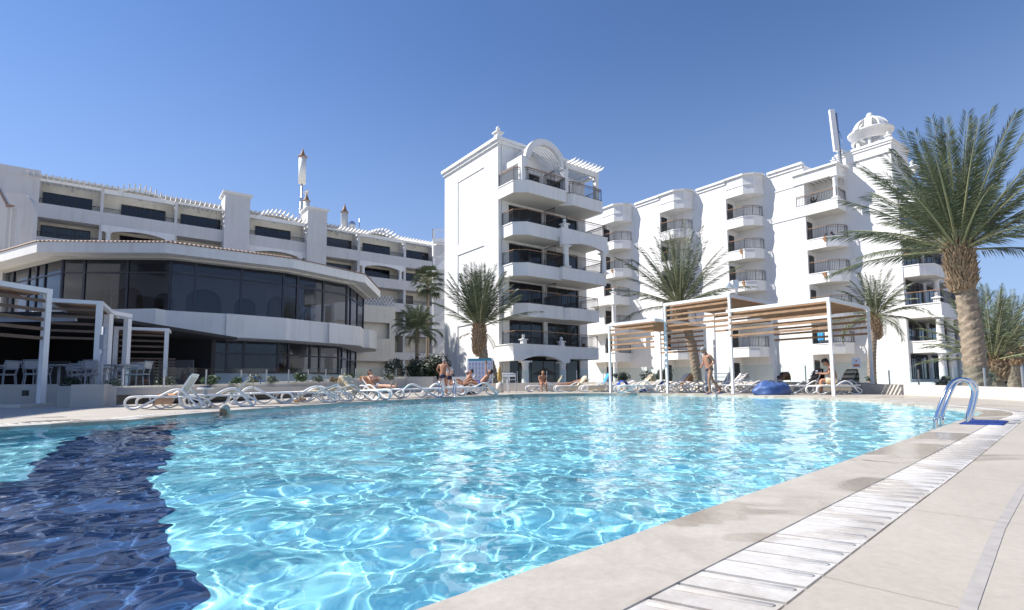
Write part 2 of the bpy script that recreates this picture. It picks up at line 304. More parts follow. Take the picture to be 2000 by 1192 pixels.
# ---- drain grate: slotted stone slabs in a channel round the pool
n3 = len(C2); g = G()
g.add([(x, y, deckz(y)-.02) for x, y in C1]+[(x, y, deckz(y)-.02) for x, y in C4], [(i, (i+1) % n3, n3+(i+1) % n3, n3+i) for i in range(n3)], 1)
for Pp in (C1, C4):
    g.add([(x, y, deckz(y)+.002) for x, y in Pp]+[(x, y, deckz(y)-.02) for x, y in Pp], [(i, (i+1) % n3, n3+(i+1) % n3, n3+i) for i in range(n3)], 0)
fineA = resample(C2, .112); 
def nrm(P, i):
    a = Vector(P[i-2]); b = Vector(P[(i+2) % len(P)]); t = (b-a).normalized(); return t, Vector((t.y, -t.x))
for i in range(0, len(fineA)):
    t_, nn = nrm(fineA, i); p = Vector(fineA[i])
    if p.y > 13: continue
    wdt = .0535; q0 = p; q1 = p+nn*.212+t_*.055
    z0 = deckz(p.y)+.001+random.uniform(-.0008, .0008); h_ = .006
    # slab with a raised rounded rib on one side
    a0 = q0-t_*wdt; a1 = q0+t_*wdt; b0 = q1-t_*wdt; b1 = q1+t_*wdt
    g.add([(*a0, z0-.02), (*a1, z0-.02), (*b1, z0-.02), (*b0, z0-.02), (*a0, z0), (*a1, z0), (*b1, z0), (*b0, z0)], [(4, 5, 6, 7), (0, 1, 5, 4), (1, 2, 6, 5), (2, 3, 7, 6), (3, 0, 4, 7)], 0)
    if True:
        e = t_*.009; a2 = q0+nn*.012+t_*wdt*.55; b2 = q1-nn*.012+t_*wdt*.55
        g.add([(*(a2-e), z0+.0005), (*(a2), z0+.005), (*(a2+e), z0+.0005), (*(b2-e), z0+.0005), (*(b2), z0+.005), (*(b2+e), z0+.0005)], [(0, 1, 4, 3), (1, 2, 5, 4), (0, 2, 1), (3, 4, 5)], 0, True)
g.build('drain_grate', [GRATE, mat('drain_dark', (.12, .11, .10), .8)], norm=False)
tag(bpy.data.objects['drain_grate'], 'slotted pale stone overflow grate running round the pool beside the coping', 'drain grate')
# ---- deck sheet with a hole for the pool (bridge out to a big outline)
bm = bmesh.new(); inner = [bm.verts.new((x, y, deckz(y)+.002)) for x, y in C4]
outer = [(-26, -12), (26, -12), (26, 12), (26, 36), (16, 46), (0, 46), (-16, 40), (-26, 30), (-26, 10)]; outer = resample(outer, 3)
ov = [bm.verts.new((x, y, deckz(y)+.002)) for x, y in outer]; ed = []
for Lp in (inner, ov): ed += [bm.edges.new((Lp[i], Lp[(i+1) % len(Lp)])) for i in range(len(Lp))]
bmesh.ops.triangle_fill(bm, use_beauty=True, edges=ed); bmesh.ops.recalc_face_normals(bm, faces=bm.faces)
for f in list(bm.faces):
    c = f.calc_center_median()
me = bpy.data.meshes.new('pool_deck'); bm.to_mesh(me); bm.free(); me.materials.append(DECK)
dk = bpy.data.objects.new('pool_deck', me); COL.objects.link(dk); tag(dk, kind='structure')
# strip of darker expansion joint in the near deck
g = G(); p0 = Vector((.80, 1.0)); p1 = Vector((2.12, 2.25)); p2 = Vector((5.9, 5.65)); o_ = Vector((.69, -.72))*.012
pts = [(.30, .5), (.93, 1.14), (1.5, 1.70), (2.10, 2.26), (3.2, 3.25), (5.4, 5.2)]
vs = []
for x, y in pts: vs += [(x-.006, y+.006, deckz(y)+.0032), (x+.014, y-.014, deckz(y)+.0032)]
g.add(vs, [(2*i, 2*i+1, 2*i+3, 2*i+2) for i in range(len(pts)-1)]); tag(g.build('deck_joint_marking', mat('joint_filler', (.40, .375, .35), .8, var=.2, vscale=20)), kind='structure')
# sand ground beyond, out to the horizon (a ring that stays clear of the pool)
SAND = mat('sand', (.50, .44, .36), .9, var=.2, vscale=.3, bump=.3, bscale=5)
g = G(); r0 = [(-26, -12), (26, -12), (26, 36), (-26, 36)]; r1 = [(-4000, -4000), (4000, -4000), (4000, 4000), (-4000, 4000)]
g.add([(x, y, -.06 if y < 0 else .0) for x, y in r0]+[(x, y, -.1) for x, y in r1], [(i, (i+1) % 4, 4+(i+1) % 4, 4+i) for i in range(4)]); tag(g.build('ground', SAND), kind='structure')
g = G(); g.add([(-30, 30, -.02), (30, 30, -.02), (30, 60, .0), (-30, 60, .0)], [(0, 1, 2, 3)]); tag(g.build('terrace_ground', SAND), kind='structure')
# ================================================================ buildings
def walls(g, x0, x1, z0, z1, y0, y1, ops, m=0):
    "wall slab in the x-z plane with rectangular openings (xa, xb, za, zb)"
    xs = sorted({x0, x1, *[min(max(a, x0), x1) for o in ops for a in o[:2]]})
    for a, b_ in zip(xs, xs[1:]):
        if b_-a < 1e-4: continue
        mid = (a+b_)/2; oo = sorted([(max(o[2], z0), min(o[3], z1)) for o in ops if o[0] < mid < o[1]]); z = z0
        for za, zb in oo:
            if za > z+1e-4: g.box(a, b_, y0, y1, z, za, m)
            z = max(z, zb)
        if z1 > z+1e-4: g.box(a, b_, y0, y1, z, z1, m)
def window(parent, x0, x1, z0, z1, y, n=2, trans=False, depth=.06, name='window', vert='y', glass=None):
    "framed dark window in the plane y (or x when vert='x'); frame as the part, pane below it"
    g = G(); f = .07
    B_ = (lambda a, b_, d0, d1, c, d, mm=0: g.box(a, b_, d0, d1, c, d, mm)) if vert == 'y' else (lambda a, b_, d0, d1, c, d, mm=0: g.box(d0, d1, a, b_, c, d, mm))
    B_(x0, x0+f, y, y+depth, z0, z1); B_(x1-f, x1, y, y+depth, z0, z1); B_(x0+f, x1-f, y, y+depth, z1-f, z1); B_(x0+f, x1-f, y, y+depth, z0, z0+f)
    for i in range(1, n): xm = x0+(x1-x0)*i/n; B_(xm-f/2, xm+f/2, y, y+depth, z0+f, z1-f)
    if trans: B_(x0+f, x1-f, y+.005, y+depth-.005, trans-f/2, trans+f/2)
    fr = g.build(name, FRAME, parent); g = G()
    if vert == 'y': g.box(x0+f*.5, x1-f*.5, y+depth*.4, y+depth*.6, z0+f*.5, z1-f*.5)
    else: g.box(y+depth*.4, y+depth*.6, x0+f*.5, x1-f*.5, z0+f*.5, z1-f*.5)
    g.build('pane', glass or GLASS, fr); return fr
def railing(parent, path, z, h=1.0, closed=False, hand=RAILW, step=.13, col=None, name='railing'):
    g = G(); P = [Vector((x, y, 0)) for x, y in path]
    for a, b_ in zip(P, P[1:]):
        L_ = (b_-a).length; k = max(1, int(L_/step)); up = Vector((0, 0, 1))
        g.obox(a+up*(z+h), b_+up*(z+h), .055, .05, 1); g.obox(a+up*(z+h-.16), b_+up*(z+h-.16), .02, .02, 0); g.obox(a+up*(z+.08), b_+up*(z+.08), .025, .025, 0)
        for i in range(k+1):
            p = a+(b_-a)*i/k; r = .009 if 0 < i < k else .02
            g.box(p.x-r, p.x+r, p.y-r, p.y+r, z, z+h)
    return g.build(name, [col or IRON, hand], parent, weld=False)
def finial(parent, x, y, z, s=1.):
    g = G(); g.box(x-.28*s, x+.28*s, y-.28*s, y+.28*s, z, z+.45*s); g.box(x-.42*s, x+.42*s, y-.42*s, y+.42*s, z+.45*s, z+.55*s)
    g.lathe([(.36*s, .55*s), (.16*s, .70*s), (.13*s, .74*s)], (x, y, z), 12); g.ball((x, y, z+.92*s), .2*s, n=6)
    return g.build('finial', WHITE, parent)
def column(parent, x, y, z0, z1, r=.24):
    g = G(); g.box(x-r*1.25, x+r*1.25, y-r*1.25, y+r*1.25, z0, z0+.12); h = z1-z0
    g.lathe([(r, .12), (r*.95, h*.5), (r*.88, h-.35), (r*1.0, h-.30), (r*1.0, h-.25), (r*.9, h-.22), (r*1.25, h-.1)], (x, y, z0), 16)
    g.box(x-r*1.35, x+r*1.35, y-r*1.35, y+r*1.35, z1-.1, z1+.002); return g.build('column', WHITE, parent)
def slab(parent, poly, zt, h=1.0, lip=.05, rail=True, open_=None, name='balcony', hr=1.0, inner=None, rstep=.13):
    "balcony: parapet body, projecting top lip and railing; open_ = vertices of poly carrying the railing"
    g = G(); g.prism(poly, zt-h, zt-.08)
    c = Vector((sum(p[0] for p in poly)/len(poly), sum(p[1] for p in poly)/len(poly)))
    o = g.build(name, SIDING if False else WHITE, parent)
    def inset(P, d):
        out = []
        for p in P:
            v = Vector(p)-c; k = (v.length+d)/v.length; out.append((c.x+v.x*k, c.y+v.y*k))
        return out
    g = G(); g.prism(inset(poly, lip), zt-.08, zt); g.build('ledge', WHITE, o)
    g = G(); g.prism(inset(poly, -.08), zt-h-.012, zt-h+.02); g.build('soffit', SOFF, o)
    if rail: railing(o, [(lambda q: (q[0], q[1]))(inset(poly, -.10)[i]) for i in open_], zt, hr, step=rstep)
    return o

# ---------------------------------------------------------------- central block
T = thing('hotel_block', 'tall white hotel block with stacked angular balconies and a sunlit blank end wall', 'building', (-.98, 40, 0), TH)
g = G()
# body: sunlit end wall with framed recessed panels
XT = 9.35
walls(g, 0.35, XT, .3, 19.2, 0, .25, [(1.0, 8.43, .45, 2.75), (1.0, 4.45, 3.6, 5.55), (4.85, 8.43, 3.6, 5.55), (1.0, 4.45, 6.6, 8.52), (4.85, 8.43, 6.6, 8.52), (1.0, 4.45, 9.6, 11.55), (4.85, 8.43, 9.6, 11.55), (1.0, 4.45, 12.7, 14.6), (4.85, 8.43, 12.7, 14.6), (2.0, 4.3, 15.7, 17.6), (4.95, 7.6, 15.7, 17.6)])
g.box(0.3, XT, .75, 8.2, 0, 19.1); g.box(XT-.25, XT, .25, .75, .3, 19.1)
g.build('wall', WHITE, T)
# end wall drawn as a slab with recessed panels (x = 0 plane)
g = G(); sub = G()
def wallsx(g, y0, y1, z0, z1, x0, x1, ops, m=0):
    h = G(); walls(h, y0, y1, z0, z1, x0, x1, ops, m)
    g.add([(p[1], p[0], p[2]) for p in h.v], h.f, m)
PAN = [(1.9, 6., 12.42, 18.), (1.9, 6., 6.45, 11.6), (1.9, 6., .9, 5.48)]
wallsx(g, 0, 8.2, 0, 19.2, 0, .12, PAN); g.box(.12, .295, 0, 8.2, 0, 19.2)
g.build('end_wall', WHITE, T)
for i, (a, b_, c, d) in enumerate(PAN):
    g = G(); g.box(.07, .115, a, b_, c, d); g.build('panel', [WHITE, SIDING][1], T)
g = G(); g.box(-.28, 9.5, -.28, .12, 19.45, 19.7); g.box(-.28, .12, .12, 8.4, 19.45, 19.7); g.box(-.14, 9.4, -.14, .12, 19.2, 19.45); g.box(-.14, .12, .12, 8.3, 19.2, 19.45)
g.box(.12, 9.4, .12, 8.2, 19.1, 19.35); g.build('cornice', WHITE, T)
finial(T, .1, .1, 19.7, .85)
for zt in (3.6, 6.6, 9.6, 12.7):
    for a, b_ in ((1.0, 4.45), (4.85, 8.43)): window(T, a, b_, zt, zt+1.93, .16, 3)
window(T, 1.0, 2.0, .45, 2.7, .16, 1); window(T, 2.0, 7.0, .45, 2.7, .17, 4); window(T, 7., 8.43, .45, 2.7, .16, 1)
window(T, 2.0, 4.3, 15.7, 17.6, .16, 2); window(T, 4.95, 7.6, 15.7, 17.6, .16, 2)
PL = [(.3, 0), (.3, -1.4), (1.15, -2.1), (4.62, -2.1), (4.62, 0)]
PR = [(4.64, 0), (4.64, -1.45), (5.45, -2.1), (8.65, -2.1), (8.65, 0)]
for zt in (6.55, 9.6, 12.7):
    slab(T, PL, zt, .98, open_=[0, 1, 2, 3, 4])
slab(T, [(0.02, 0), (.02, -1.9), (.9, -2.55), (4.75, -2.55), (4.75, 0)], 15.72, .95, open_=[0, 1, 2, 3, 4], name='balcony')
slab(T, [(4.77, 0), (4.77, -1.7), (5.6, -2.45), (8.95, -2.45), (8.95, 0)], 15.72, .95, open_=[0, 1, 2, 3, 4])
slab(T, PR, 6.55, .95, open_=[0, 1, 2, 3, 4])
# column-carried balcony pair on the right side, second floor up
Pq = [(4.3, 0), (4.3, -2.5), (9.15, -2.5), (9.15, 0)]
slab(T, Pq, 9.6, .95, open_=[1, 2, 3]); 
def arched(g, x0, x1, z0, z1, rise, y0, y1, leg=.5, n=14):
    "lintel band with a shallow segmental arch cut from below"
    P = [(x0, z1), (x0, z0), (x0+leg, z0)]+[(x0+leg+(x1-x0-2*leg)*i/n, z0+rise*math.sin(pi*i/n)**.8) for i in range(1, n)]+[(x1-leg, z0), (x1, z0), (x1, z1)]
    # as quads column by column to stay planar and simple
    xs = [x0, x0+leg]+[x0+leg+(x1-x0-2*leg)*i/n for i in range(1, n)]+[x1-leg, x1]
    zs = [z0, z0]+[z0+rise*math.sin(pi*i/n)**.8 for i in range(1, n)]+[z0, z0]
    for a, b_, za, zb in zip(xs, xs[1:], zs, zs[1:]):
        g.add([(a, y0, za), (b_, y0, zb), (b_, y0, z1), (a, y0, z1), (a, y1, za), (b_, y1, zb), (b_, y1, z1), (a, y1, z1)], [(0, 1, 2, 3), (7, 6, 5, 4), (0, 4, 5, 1), (3, 2, 6, 7)])
    g.add([(x0, y0, z0), (x0, y0, z1), (x0, y1, z1), (x0, y1, z0)], [(0, 1, 2, 3)]); g.add([(x1, y0, z0), (x1, y0, z1), (x1, y1, z1), (x1, y1, z0)], [(0, 1, 2, 3)])
g = G(); arched(g, 4.2, 9.4, 11.35, 12.05, .35, -2.62, -2.3); g.build('arch', WHITE, T)
slab(T, [(4.25, 0), (4.25, -2.55), (9.35, -2.55), (9.35, 0)], 12.7, .65, open_=[2, 3])
g = G(); g.box(4.3, 9.3, -2.3, 0, 11.9, 12.04); g.build('soffit', SOFF, T)
railing(T, [(4.9, -2.4), (9.2, -2.4), (9.2, 0)], 12.7)
for x in (4.75, 8.95): column(T, x, -2.4, 9.6, 11.36)
finial(T, 4.75, -2.3, 12.7, .75)
# lowest balcony over the arched entrance
slab(T, [(-.4, .0), (-.4, -2.3), (4.6, -2.3), (4.6, 0)], 3.5, .75, open_=[3], rail=False)
slab(T, [(4.62, 0), (4.62, -1.85), (8.75, -1.85), (8.75, 0)], 3.5, .95, open_=[1, 2, 3])
railing(T, [(.3, -.1), (.3, -1.6), (1.1, -2.1), (4.5, -2.1), (5.5, -1.7)], 3.5)
g = G(); arched(g, -.45, 5.0, 2.25, 2.76, .42, -2.42, -2.1, leg=.75); g.box(-.45, -.1, -2.1, 0, 2.25, 2.76); g.build('arch', WHITE, T)
for x in (.75, 4.4): column(T, x, -2.2, .45, 2.26, .27)
finial(T, .65, -2.15, 3.5, .62); finial(T, 4.35, -2.15, 3.5, .62)
# iron screens between the paired balconies
for zt in (6.55, 9.6, 12.7, 15.72):
    g = G(); g.box(4.6, 4.64, -1.35, -.05, zt+1.95, zt+1.99); g.box(4.6, 4.64, -1.35, -.05, zt+.1, zt+.14)
    for i in range(9): y = -1.33+i*.16; g.box(4.61, 4.63, y-.01, y+.01, zt, zt+2.)
    g.build('divider_screen', IRON, T)
# top terrace: arched barrel frame and trellis
g = G(); R_ = 1.75; cx_ = 2.95; cz_ = 17.35
ar = arc(cx_, cz_, R_+.35, pi*.97, pi*.03, 18); ai = arc(cx_, cz_, R_-.12, pi*.97, pi*.03, 18)
for y0_, y1_ in ((-2.35, -2.05),):
    for i in range(18):
        q = [ar[i], ar[i+1], ai[i+1], ai[i]]; g.yprism(q, y0_, y1_)
g.build('arch_band', WHITE, T)
for bxs in ([(.5, 1.15, -2.35, -1.9, 15.72, 17.6), (.5, .85, -1.9, 0, 17.15, 17.6)], [(4.7, 5.2, -2.35, -1.95, 15.72, 18.2), (8.35, 8.7, -2.3, -1.95, 15.72, 17.75), (5.2, 8.75, -2.3, -2.05, 17.75, 18.2), (8.5, 8.7, -2.05, 0, 17.8, 18.1)]):
    g = G(); [g.box(*q_) for q_ in bxs]; g.build('terrace_frame', WHITE, T)
g = G()
for i in range(9):
    y = -1.95+i*.22; pts = arc(cx_, cz_, R_+.1, pi*.9, pi*.1, 8)
    for a, b_ in zip(pts, pts[1:]): g.obox((a[0], y, a[1]), (b_[0], y, b_[1]), .07, .12)
g.build('trellis', WHITE, T)
g = G()
for i in range(9): x = 5.35+i*.4; g.box(x-.04, x+.04, -2.9, .1, 18.2, 18.36); g.add([(x-.04, -2.9, 18.2), (x+.04, -2.9, 18.2), (x+.04, -3.15, 18.4), (x-.04, -3.15, 18.4), (x, -2.9, 18.36)], [(0, 1, 2, 3), (3, 2, 4), (0, 3, 4), (1, 4, 2)])
g.build('trellis', WHITE, T)

# ---------------------------------------------------------------- right wing (saw-tooth plan)
RW = thing('hotel_wing', 'long white hotel wing with columns of small balconies set in a stepped sunlit facade', 'building', (26.3, 47.8, 0), TH)
CORN = [(-5.49, 19.1), (-3.66, 12.5), (-1.83, 5.95), (0, -.65)]
ZT = [3.95, 7.1, 10.25, 13.35, 16.55]; ZR = 20.45
g = G(); gs = G(); GCS = []
ends = [26.]+[c[1] for c in CORN]
for k, (cx0, cy0) in enumerate(CORN):
    y1 = (CORN[k-1][1] if k else 26.); x = cx0
    # section wall whose near end is this corner
    y1b = y1-0.0
    gs.box(x, x+1.83 if k < 3 else x+1.83, cy0, y1, 0, ZR)
    gc = G(); GCS.append(gc); gc.box(x-.22, x+.3, cy0, y1-3.35 if k else y1, ZR-.02, ZR+.2); gc.box(x-.1, x+.2, cy0, y1-3.35 if k else y1, ZR-.3, ZR-.02)
    if k == 3: gb_ = G(); gb_.box(x-.06, x+.002, cy0, y1-3.4, 18.55, 18.65); gb_.build('band', WHITE, RW); gb_ = G(); gb_.box(x-.06, x+.002, cy0, y1-3.4, 15.6, 15.7); gb_.build('band', WHITE, RW)
    if 0: gc.box(x-.06, x+.002, cy0, y1-3.4, 18.55, 18.65); gc.box(x-.06, x+.002, cy0, y1-3.4, 15.6, 15.7)
gs.box(1.83, 6, -6.95, 26, 0, ZR)
for k in (1, 2): gs.box(CORN[k][0]+1.83, 1.83, CORN[k][1], 26, 0, ZR)
gs.box(CORN[0][0]+1.83, CORN[1][0], CORN[0][1], 26, 0, ZR)
gs.build('wall', SIDING, RW)
[q_.build('cornice', WHITE, RW) for q_ in GCS]
def bpoly(cx0, cy0): return [(cx0, cy0), (cx0, cy0-1.7), (cx0+.55, cy0-2.45), (cx0+1.3, cy0-2.75), (cx0+1.83, cy0-2.75), (cx0+1.83, cy0)]
for k, (cx0, cy0) in enumerate(CORN):
    for li, zt in enumerate(ZT):
        P = bpoly(cx0, cy0)
        if k == 3 and li == 4: continue
        if k == 0 and li < 3:
            P = [(cx0-.9, cy0+1.5), (cx0-.9, cy0-2.3), (cx0+1.83, cy0-2.3), (cx0+1.83, cy0), (cx0, cy0), (cx0, cy0+1.5)]
            b_ = slab(RW, P, zt, .95, open_=None, rail=False)
            railing(b_, [(cx0+.1, cy0+.2), (cx0+.1, cy0-2.15), (cx0+1.8, cy0-2.15)], zt, 1.0)
            continue
        slab(RW, P, zt, .95, open_=[0, 1, 2, 3, 4])
    for li, zt in enumerate([.75]+ZT):
        if k == 3 and li == 5: continue
        window(RW, cx0+.25, cx0+1.15, zt-.1, zt+1.75, cy0-.05, 1, name='balcony_door')
    # crown over the top balcony
    if k < 3:
        P = [(cx0, cy0), (cx0, cy0-1.8), (cx0+.6, cy0-2.6), (cx0+1.3, cy0-2.9), (cx0+1.83, cy0-2.9), (cx0+1.83, cy0)]
        g = G(); g.prism(P, 18.7, 20.5); o = g.build('balcony_canopy', WHITE, RW)
        P2 = [(cx0-.18, cy0+.1), (cx0-.18, cy0-1.9), (cx0+.5, cy0-2.75), (cx0+1.25, cy0-3.1), (cx0+1.83, cy0-3.1), (cx0+1.83, cy0+.1)]
        g = G(); g.prism(P2, 20.5, 20.68); g.build('cornice', WHITE, o)
        P3 = [(cx0-.05, cy0), (cx0-.05, cy0-1.83), (cx0+.57, cy0-2.65), (cx0+1.28, cy0-2.95), (cx0+1.83, cy0-2.95), (cx0+1.83, cy0)]
        g = G(); g.prism(P3, 19.55, 19.64); g.build('band', WHITE, o)
# column portico at the far end
for li in range(3):
    if li: column(RW, CORN[0][0]-.7, CORN[0][1]-2.1, ZT[li-1], ZT[li]-.95, .24)
column(RW, CORN[0][0]-.7, CORN[0][1]-2.1, .3, ZT[0]-.95, .24)
finial(RW, CORN[0][0]-.6, CORN[0][1]-2.0, ZT[2], .7)
# big top-floor terrace on the last step
P = [(-.05, .15), (-.05, -3.4), (1.83, -3.4), (1.83, .15)]
slab(RW, P, 16.55, .95, open_=[0, 1, 2], hr=.95)
g = G(); g.box(-.1, 1.83, .0, .2, 18.6, 19.5); g.box(-.1, .25, -3.45, 0, 18.6, 19.5); g.box(.25, 1.83, -3.45, -3.15, 18.6, 19.5); g.build('terrace_beam', WHITE, RW)
g = G(); g.box(-.25, 1.83, -3.6, .35, 19.5, 19.68); g.build('cornice', WHITE, RW)
bpy.data.objects.remove(bpy.data.objects[-1]) if False else None
column(RW, .15, -3.2, 16.55, 18.6, .2); 
g = G(); 
for i in range(8): y = -.3-i*.37; g.box(.25, 1.83, y-.05, y+.05, 18.75, 18.9)
g.build('trellis', WHITE, RW)
# corner tower above the roof
g = G(); g.box(1.7, 5.6, -7.03, -2.9, ZR-.6, 20.75); g.build('parapet_block', WHITE, RW)
g = G(); g.box(1.55, 5.8, -7.2, -2.75, 20.75, 20.95); g.box(1.62, 5.7, -7.1, -2.85, 20.55, 20.75); g.build('cornice', WHITE, RW)
for x, y in ((1.9, -3.1), (1.9, -6.8), (5.3, -6.8)): finial(RW, x, y, 20.95, .6)
finial(RW, .1, -3.2, 19.68, .5); finial(RW, 9.8, -6.2, 20.2, 1.0)
# open domed belvedere
bx, by = 3.9, -4.9; bz = 20.9
BV = G()
for i in range(8): a = 2*pi*i/8+.2; BV = G(); BV.lathe([(.16, 0), (.14, 1.1), (0, 1.1)], (bx+1.2*cos(a), by+1.2*sin(a), bz), 10); BV.build('belvedere_column', WHITE, RW)
g = G(); g.lathe([(1.25, 1.1), (1.52, 1.1), (1.52, 1.78), (1.74, 1.82), (1.78, 1.96), (1.5, 2.02), (1.25, 2.02), (1.25, 1.1)], (bx, by, bz), 36); g.build('ring_beam', WHITE, RW)
g = G()
for i in range(8):
    a = 2*pi*i/8+.2; w_ = .27
    for j in range(10):
        t0 = pi/2*j/10*.97; t1 = pi/2*(j+1)/10*.97; vs = []
        for tt in (t0, t1):
            for rr in (1.45, 1.32):
                wd = w_*(1 if tt < .9 else max(.45, 1-(tt-.9)*1.0))
                da = min(pi/8*1.0, wd/max(.25, rr*cos(tt)))
                for s_ in (-1, 1): vs.append((bx+rr*cos(tt)*cos(a+s_*da), by+rr*cos(tt)*sin(a+s_*da), bz+2.0+rr*sin(tt)*.95))
        g.add(vs, [(0, 1, 5, 4), (2, 6, 7, 3), (0, 4, 6, 2), (1, 3, 7, 5)], 0)
g.lathe([(.0, 1.42), (.4, 1.38), (.36, 1.24), (0, 1.22)], (bx, by, bz+1.98), 14)
g.build('dome_ribs' if False else 'dome', WHITE, RW)
g = G(); g.ball((bx, by, bz+3.55), .26, n=8); g.build('dome_finial', WHITE, RW)
# end face looking right: bigger balconies and portico
Y0 = -6.95
g = G(); walls(g, 1.84, 16, 0.3, 16.9, Y0-.24, Y0, [(2.3, 7.0, zt, zt+2.15) for zt in (.75, 3.95, 6.95, 10.0, 13.1)]+[(7.5, 12.5, zt, zt+2.15) for zt in (.75, 3.95, 6.95, 10.0, 13.1)]); g.box(6.0, 16, Y0, 20, 0, 16.9); g.build('end_wall', WHITE, RW)
for zt in (.75, 3.95, 6.95, 10.0, 13.1):
    window(RW, 2.3, 7.0, zt, zt+2.1, Y0-.12, 4, trans=zt+1.5 if zt < 4 else False); window(RW, 7.5, 12.5, zt, zt+2.1, Y0-.12, 4)
def epoly(x0, d=1.35): return [(x0, Y0), (x0, Y0-d), (x0+.75, Y0-d-.8), (x0+3.3, Y0-d-.8), (x0+4.1, Y0-d), (x0+4.1, Y0)]
for zt in (10.0, 13.1):
    slab(RW, epoly(1.9), zt, .95, open_=[0, 1, 2, 3, 4, 5]); slab(RW, epoly(7.2), zt, .95, open_=[0, 1, 2, 3, 4, 5])
slab(RW, epoly(1.9), 16.1, .95, open_=None, rail=False)
EP = [(1.85, Y0), (1.85, Y0-2.6), (13.2, Y0-2.6), (13.2, Y0)]
slab(RW, EP, 6.75, 1.1, open_=[0, 1, 2, 3]); slab(RW, [(2.1, Y0), (2.1, Y0-2.2), (13, Y0-2.2), (13, Y0)], 3.8, .95, open_=[1, 2])
for x in (2.15, 4.7, 7.2, 9.7, 12.6):
    column(RW, x, Y0-2.35, .45, 2.86, .27); column(RW, x, Y0-2.35, 2.86, 5.66, .27)
for x in (4.9, 9.9): column(RW, x, Y0-1.6, 6.75, 9.05, .24)
finial(RW, 2.15, Y0-2.3, 6.75, .75)
g = G(); g.box(1.2, 13.5, Y0-3.1, Y0, .2, .5); g.build('plinth', WHITE, RW)

# ---------------------------------------------------------------- left wing
LW = thing('hotel_wing', 'shaded white hotel wing with trellised top terraces and two square chimney towers', 'building', (-13.2, 66.5, 0), TH)
XL0, XL1 = -42, 7.
BAYS = [(-35.1, -30.85, 0), (-30.6, -25.05, 1), (-24.8, -20.8, 0), (-18.4, -12.55, 1), (-10.35, -6.45, 0), (-6.15, -.45, 1), (-.15, 3.9, 0)]
g = G()
g2_ = G(); g2_.box(XL0, XL1, 1.75, 9, 0, 19.6); g2_.build('recessed_wall', CREAM, LW)
for (z0, z1) in ((15.5, 16.75), (12.6, 13.78), (9.75, 10.85), (6.8, 7.8), (3.8, 4.7)):
    g.box(XL0, XL1, 0, .22, z0, z1); g.box(XL0, XL1, .22, 1.75, z0, z0+.22)
for a, b_, ar_ in BAYS: pass
edges = [(XL0, -35.1)]+[(BAYS[i][1], BAYS[i+1][0]) for i in range(6)]+[(3.9, 7.)]
for a, b_ in edges:
    zt = 18.9
    g.box(a, b_, .02, 1.75, 0, zt)
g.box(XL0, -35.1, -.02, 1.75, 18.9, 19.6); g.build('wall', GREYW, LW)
g = G(); g.box(XL0, XL1, 1.5, 1.85, 19.6, 19.78); g.build('cornice', WHITE, LW)
g = G()
for a, b_, ar_ in BAYS:
    if not ar_: g.box(a, b_, .02, .2, 18.72, 18.95)
    else:
        arched(g, a, b_, 18.55, 18.95, 0, .02, .2)
g.build('trellis_beam', WHITE, LW)
g = G()
x = -35.9
while x < 4.2:
    z = 18.98
    for a, b_, ar_ in BAYS:
        if ar_ and a+.9 < x < b_-.9: z = 18.98+.62*math.sin(pi*(x-a-.9)/(b_-a-1.8))
    if not (-20.85 < x < -18.35 or -12.6 < x < -10.3):
        g.xprism([(1.75, z), (-.55, z), (-.85, z+.12), (-.85, z+.2), (1.75, z+.2)], x-.05, x+.05)
    x += .42
g.build('trellis', WHITE, LW)
g = G()
for a, b_, ar_ in BAYS:
    if ar_:
        pts = [(a+.9+(b_-a-1.8)*i/12, 18.9+.62*math.sin(pi*i/12)) for i in range(13)]
        for p, q in zip(pts, pts[1:]): g.obox((p[0], .1, p[1]), (q[0], .1, q[1]), .12, .14)
g.build('trellis_arch', WHITE, LW)
for x0, x1 in ((-20.78, -18.42), (-12.52, -10.38)):
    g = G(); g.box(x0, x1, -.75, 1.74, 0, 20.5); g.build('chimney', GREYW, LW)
    g = G(); g.box(x0-.12, x1+.12, -.87, 1.86, 20.5, 20.62); g.box(x0-.22, x1+.22, -.97, 1.96, 20.62, 20.72); g.build('chimney_cap', WHITE, LW)
WINS = {16.4: [(-35., -31.5), (-29.3, -25.7), (-24.4, -20.7), (-17.4, -13.7), (-9.9, -6.6), (-5.2, -1.6), (.3, 3.9)]}
for fl, zt in enumerate((16.35, 13.3, 10.35, 7.3)):
    for i, (a, b_) in enumerate(WINS[16.4]):
        c = b_ if fl < 2 else a+1.4
        window(LW, a, min(c, BAYS[i][1]-.02 if fl > 1 else c), zt-.6, zt+1.9, 1.68, 3 if fl < 2 else 1)
for a, b_, ar_ in BAYS:
    for zt in (16.75, 13.78, 10.85): railing(LW, [(a+.02, .35), (b_-.02, .35)], zt, .5, col=IRON, hand=IRON, step=.16)
for a, b_, ar_ in BAYS:
    if ar_: g = G(); arched(g, a-.1, b_+.1, 14.95, 15.56, .3, -.1, .02, leg=.8); g.build('arch', WHITE, LW)
for a, b_, ar_ in BAYS:
    if ar_:
        column(LW, a+.45, .12, 13.78, 14.97, .2); column(LW, b_-.45, .12, 13.78, 14.97, .2)
# round vent discs on the top terrace walls
g = G()
for a, b_, ar_ in BAYS:
    xm = (a+b_)/2; zc = 18.75 if not ar_ else 18.95
    g.add([(xm+.13*cos(t_*pi/6), 1.70, zc+.13*sin(t_*pi/6)) for t_ in range(12)], [tuple(range(12))])
g.build('vent', mat('vent_grey', (.45, .44, .42), .7), LW, norm=False)
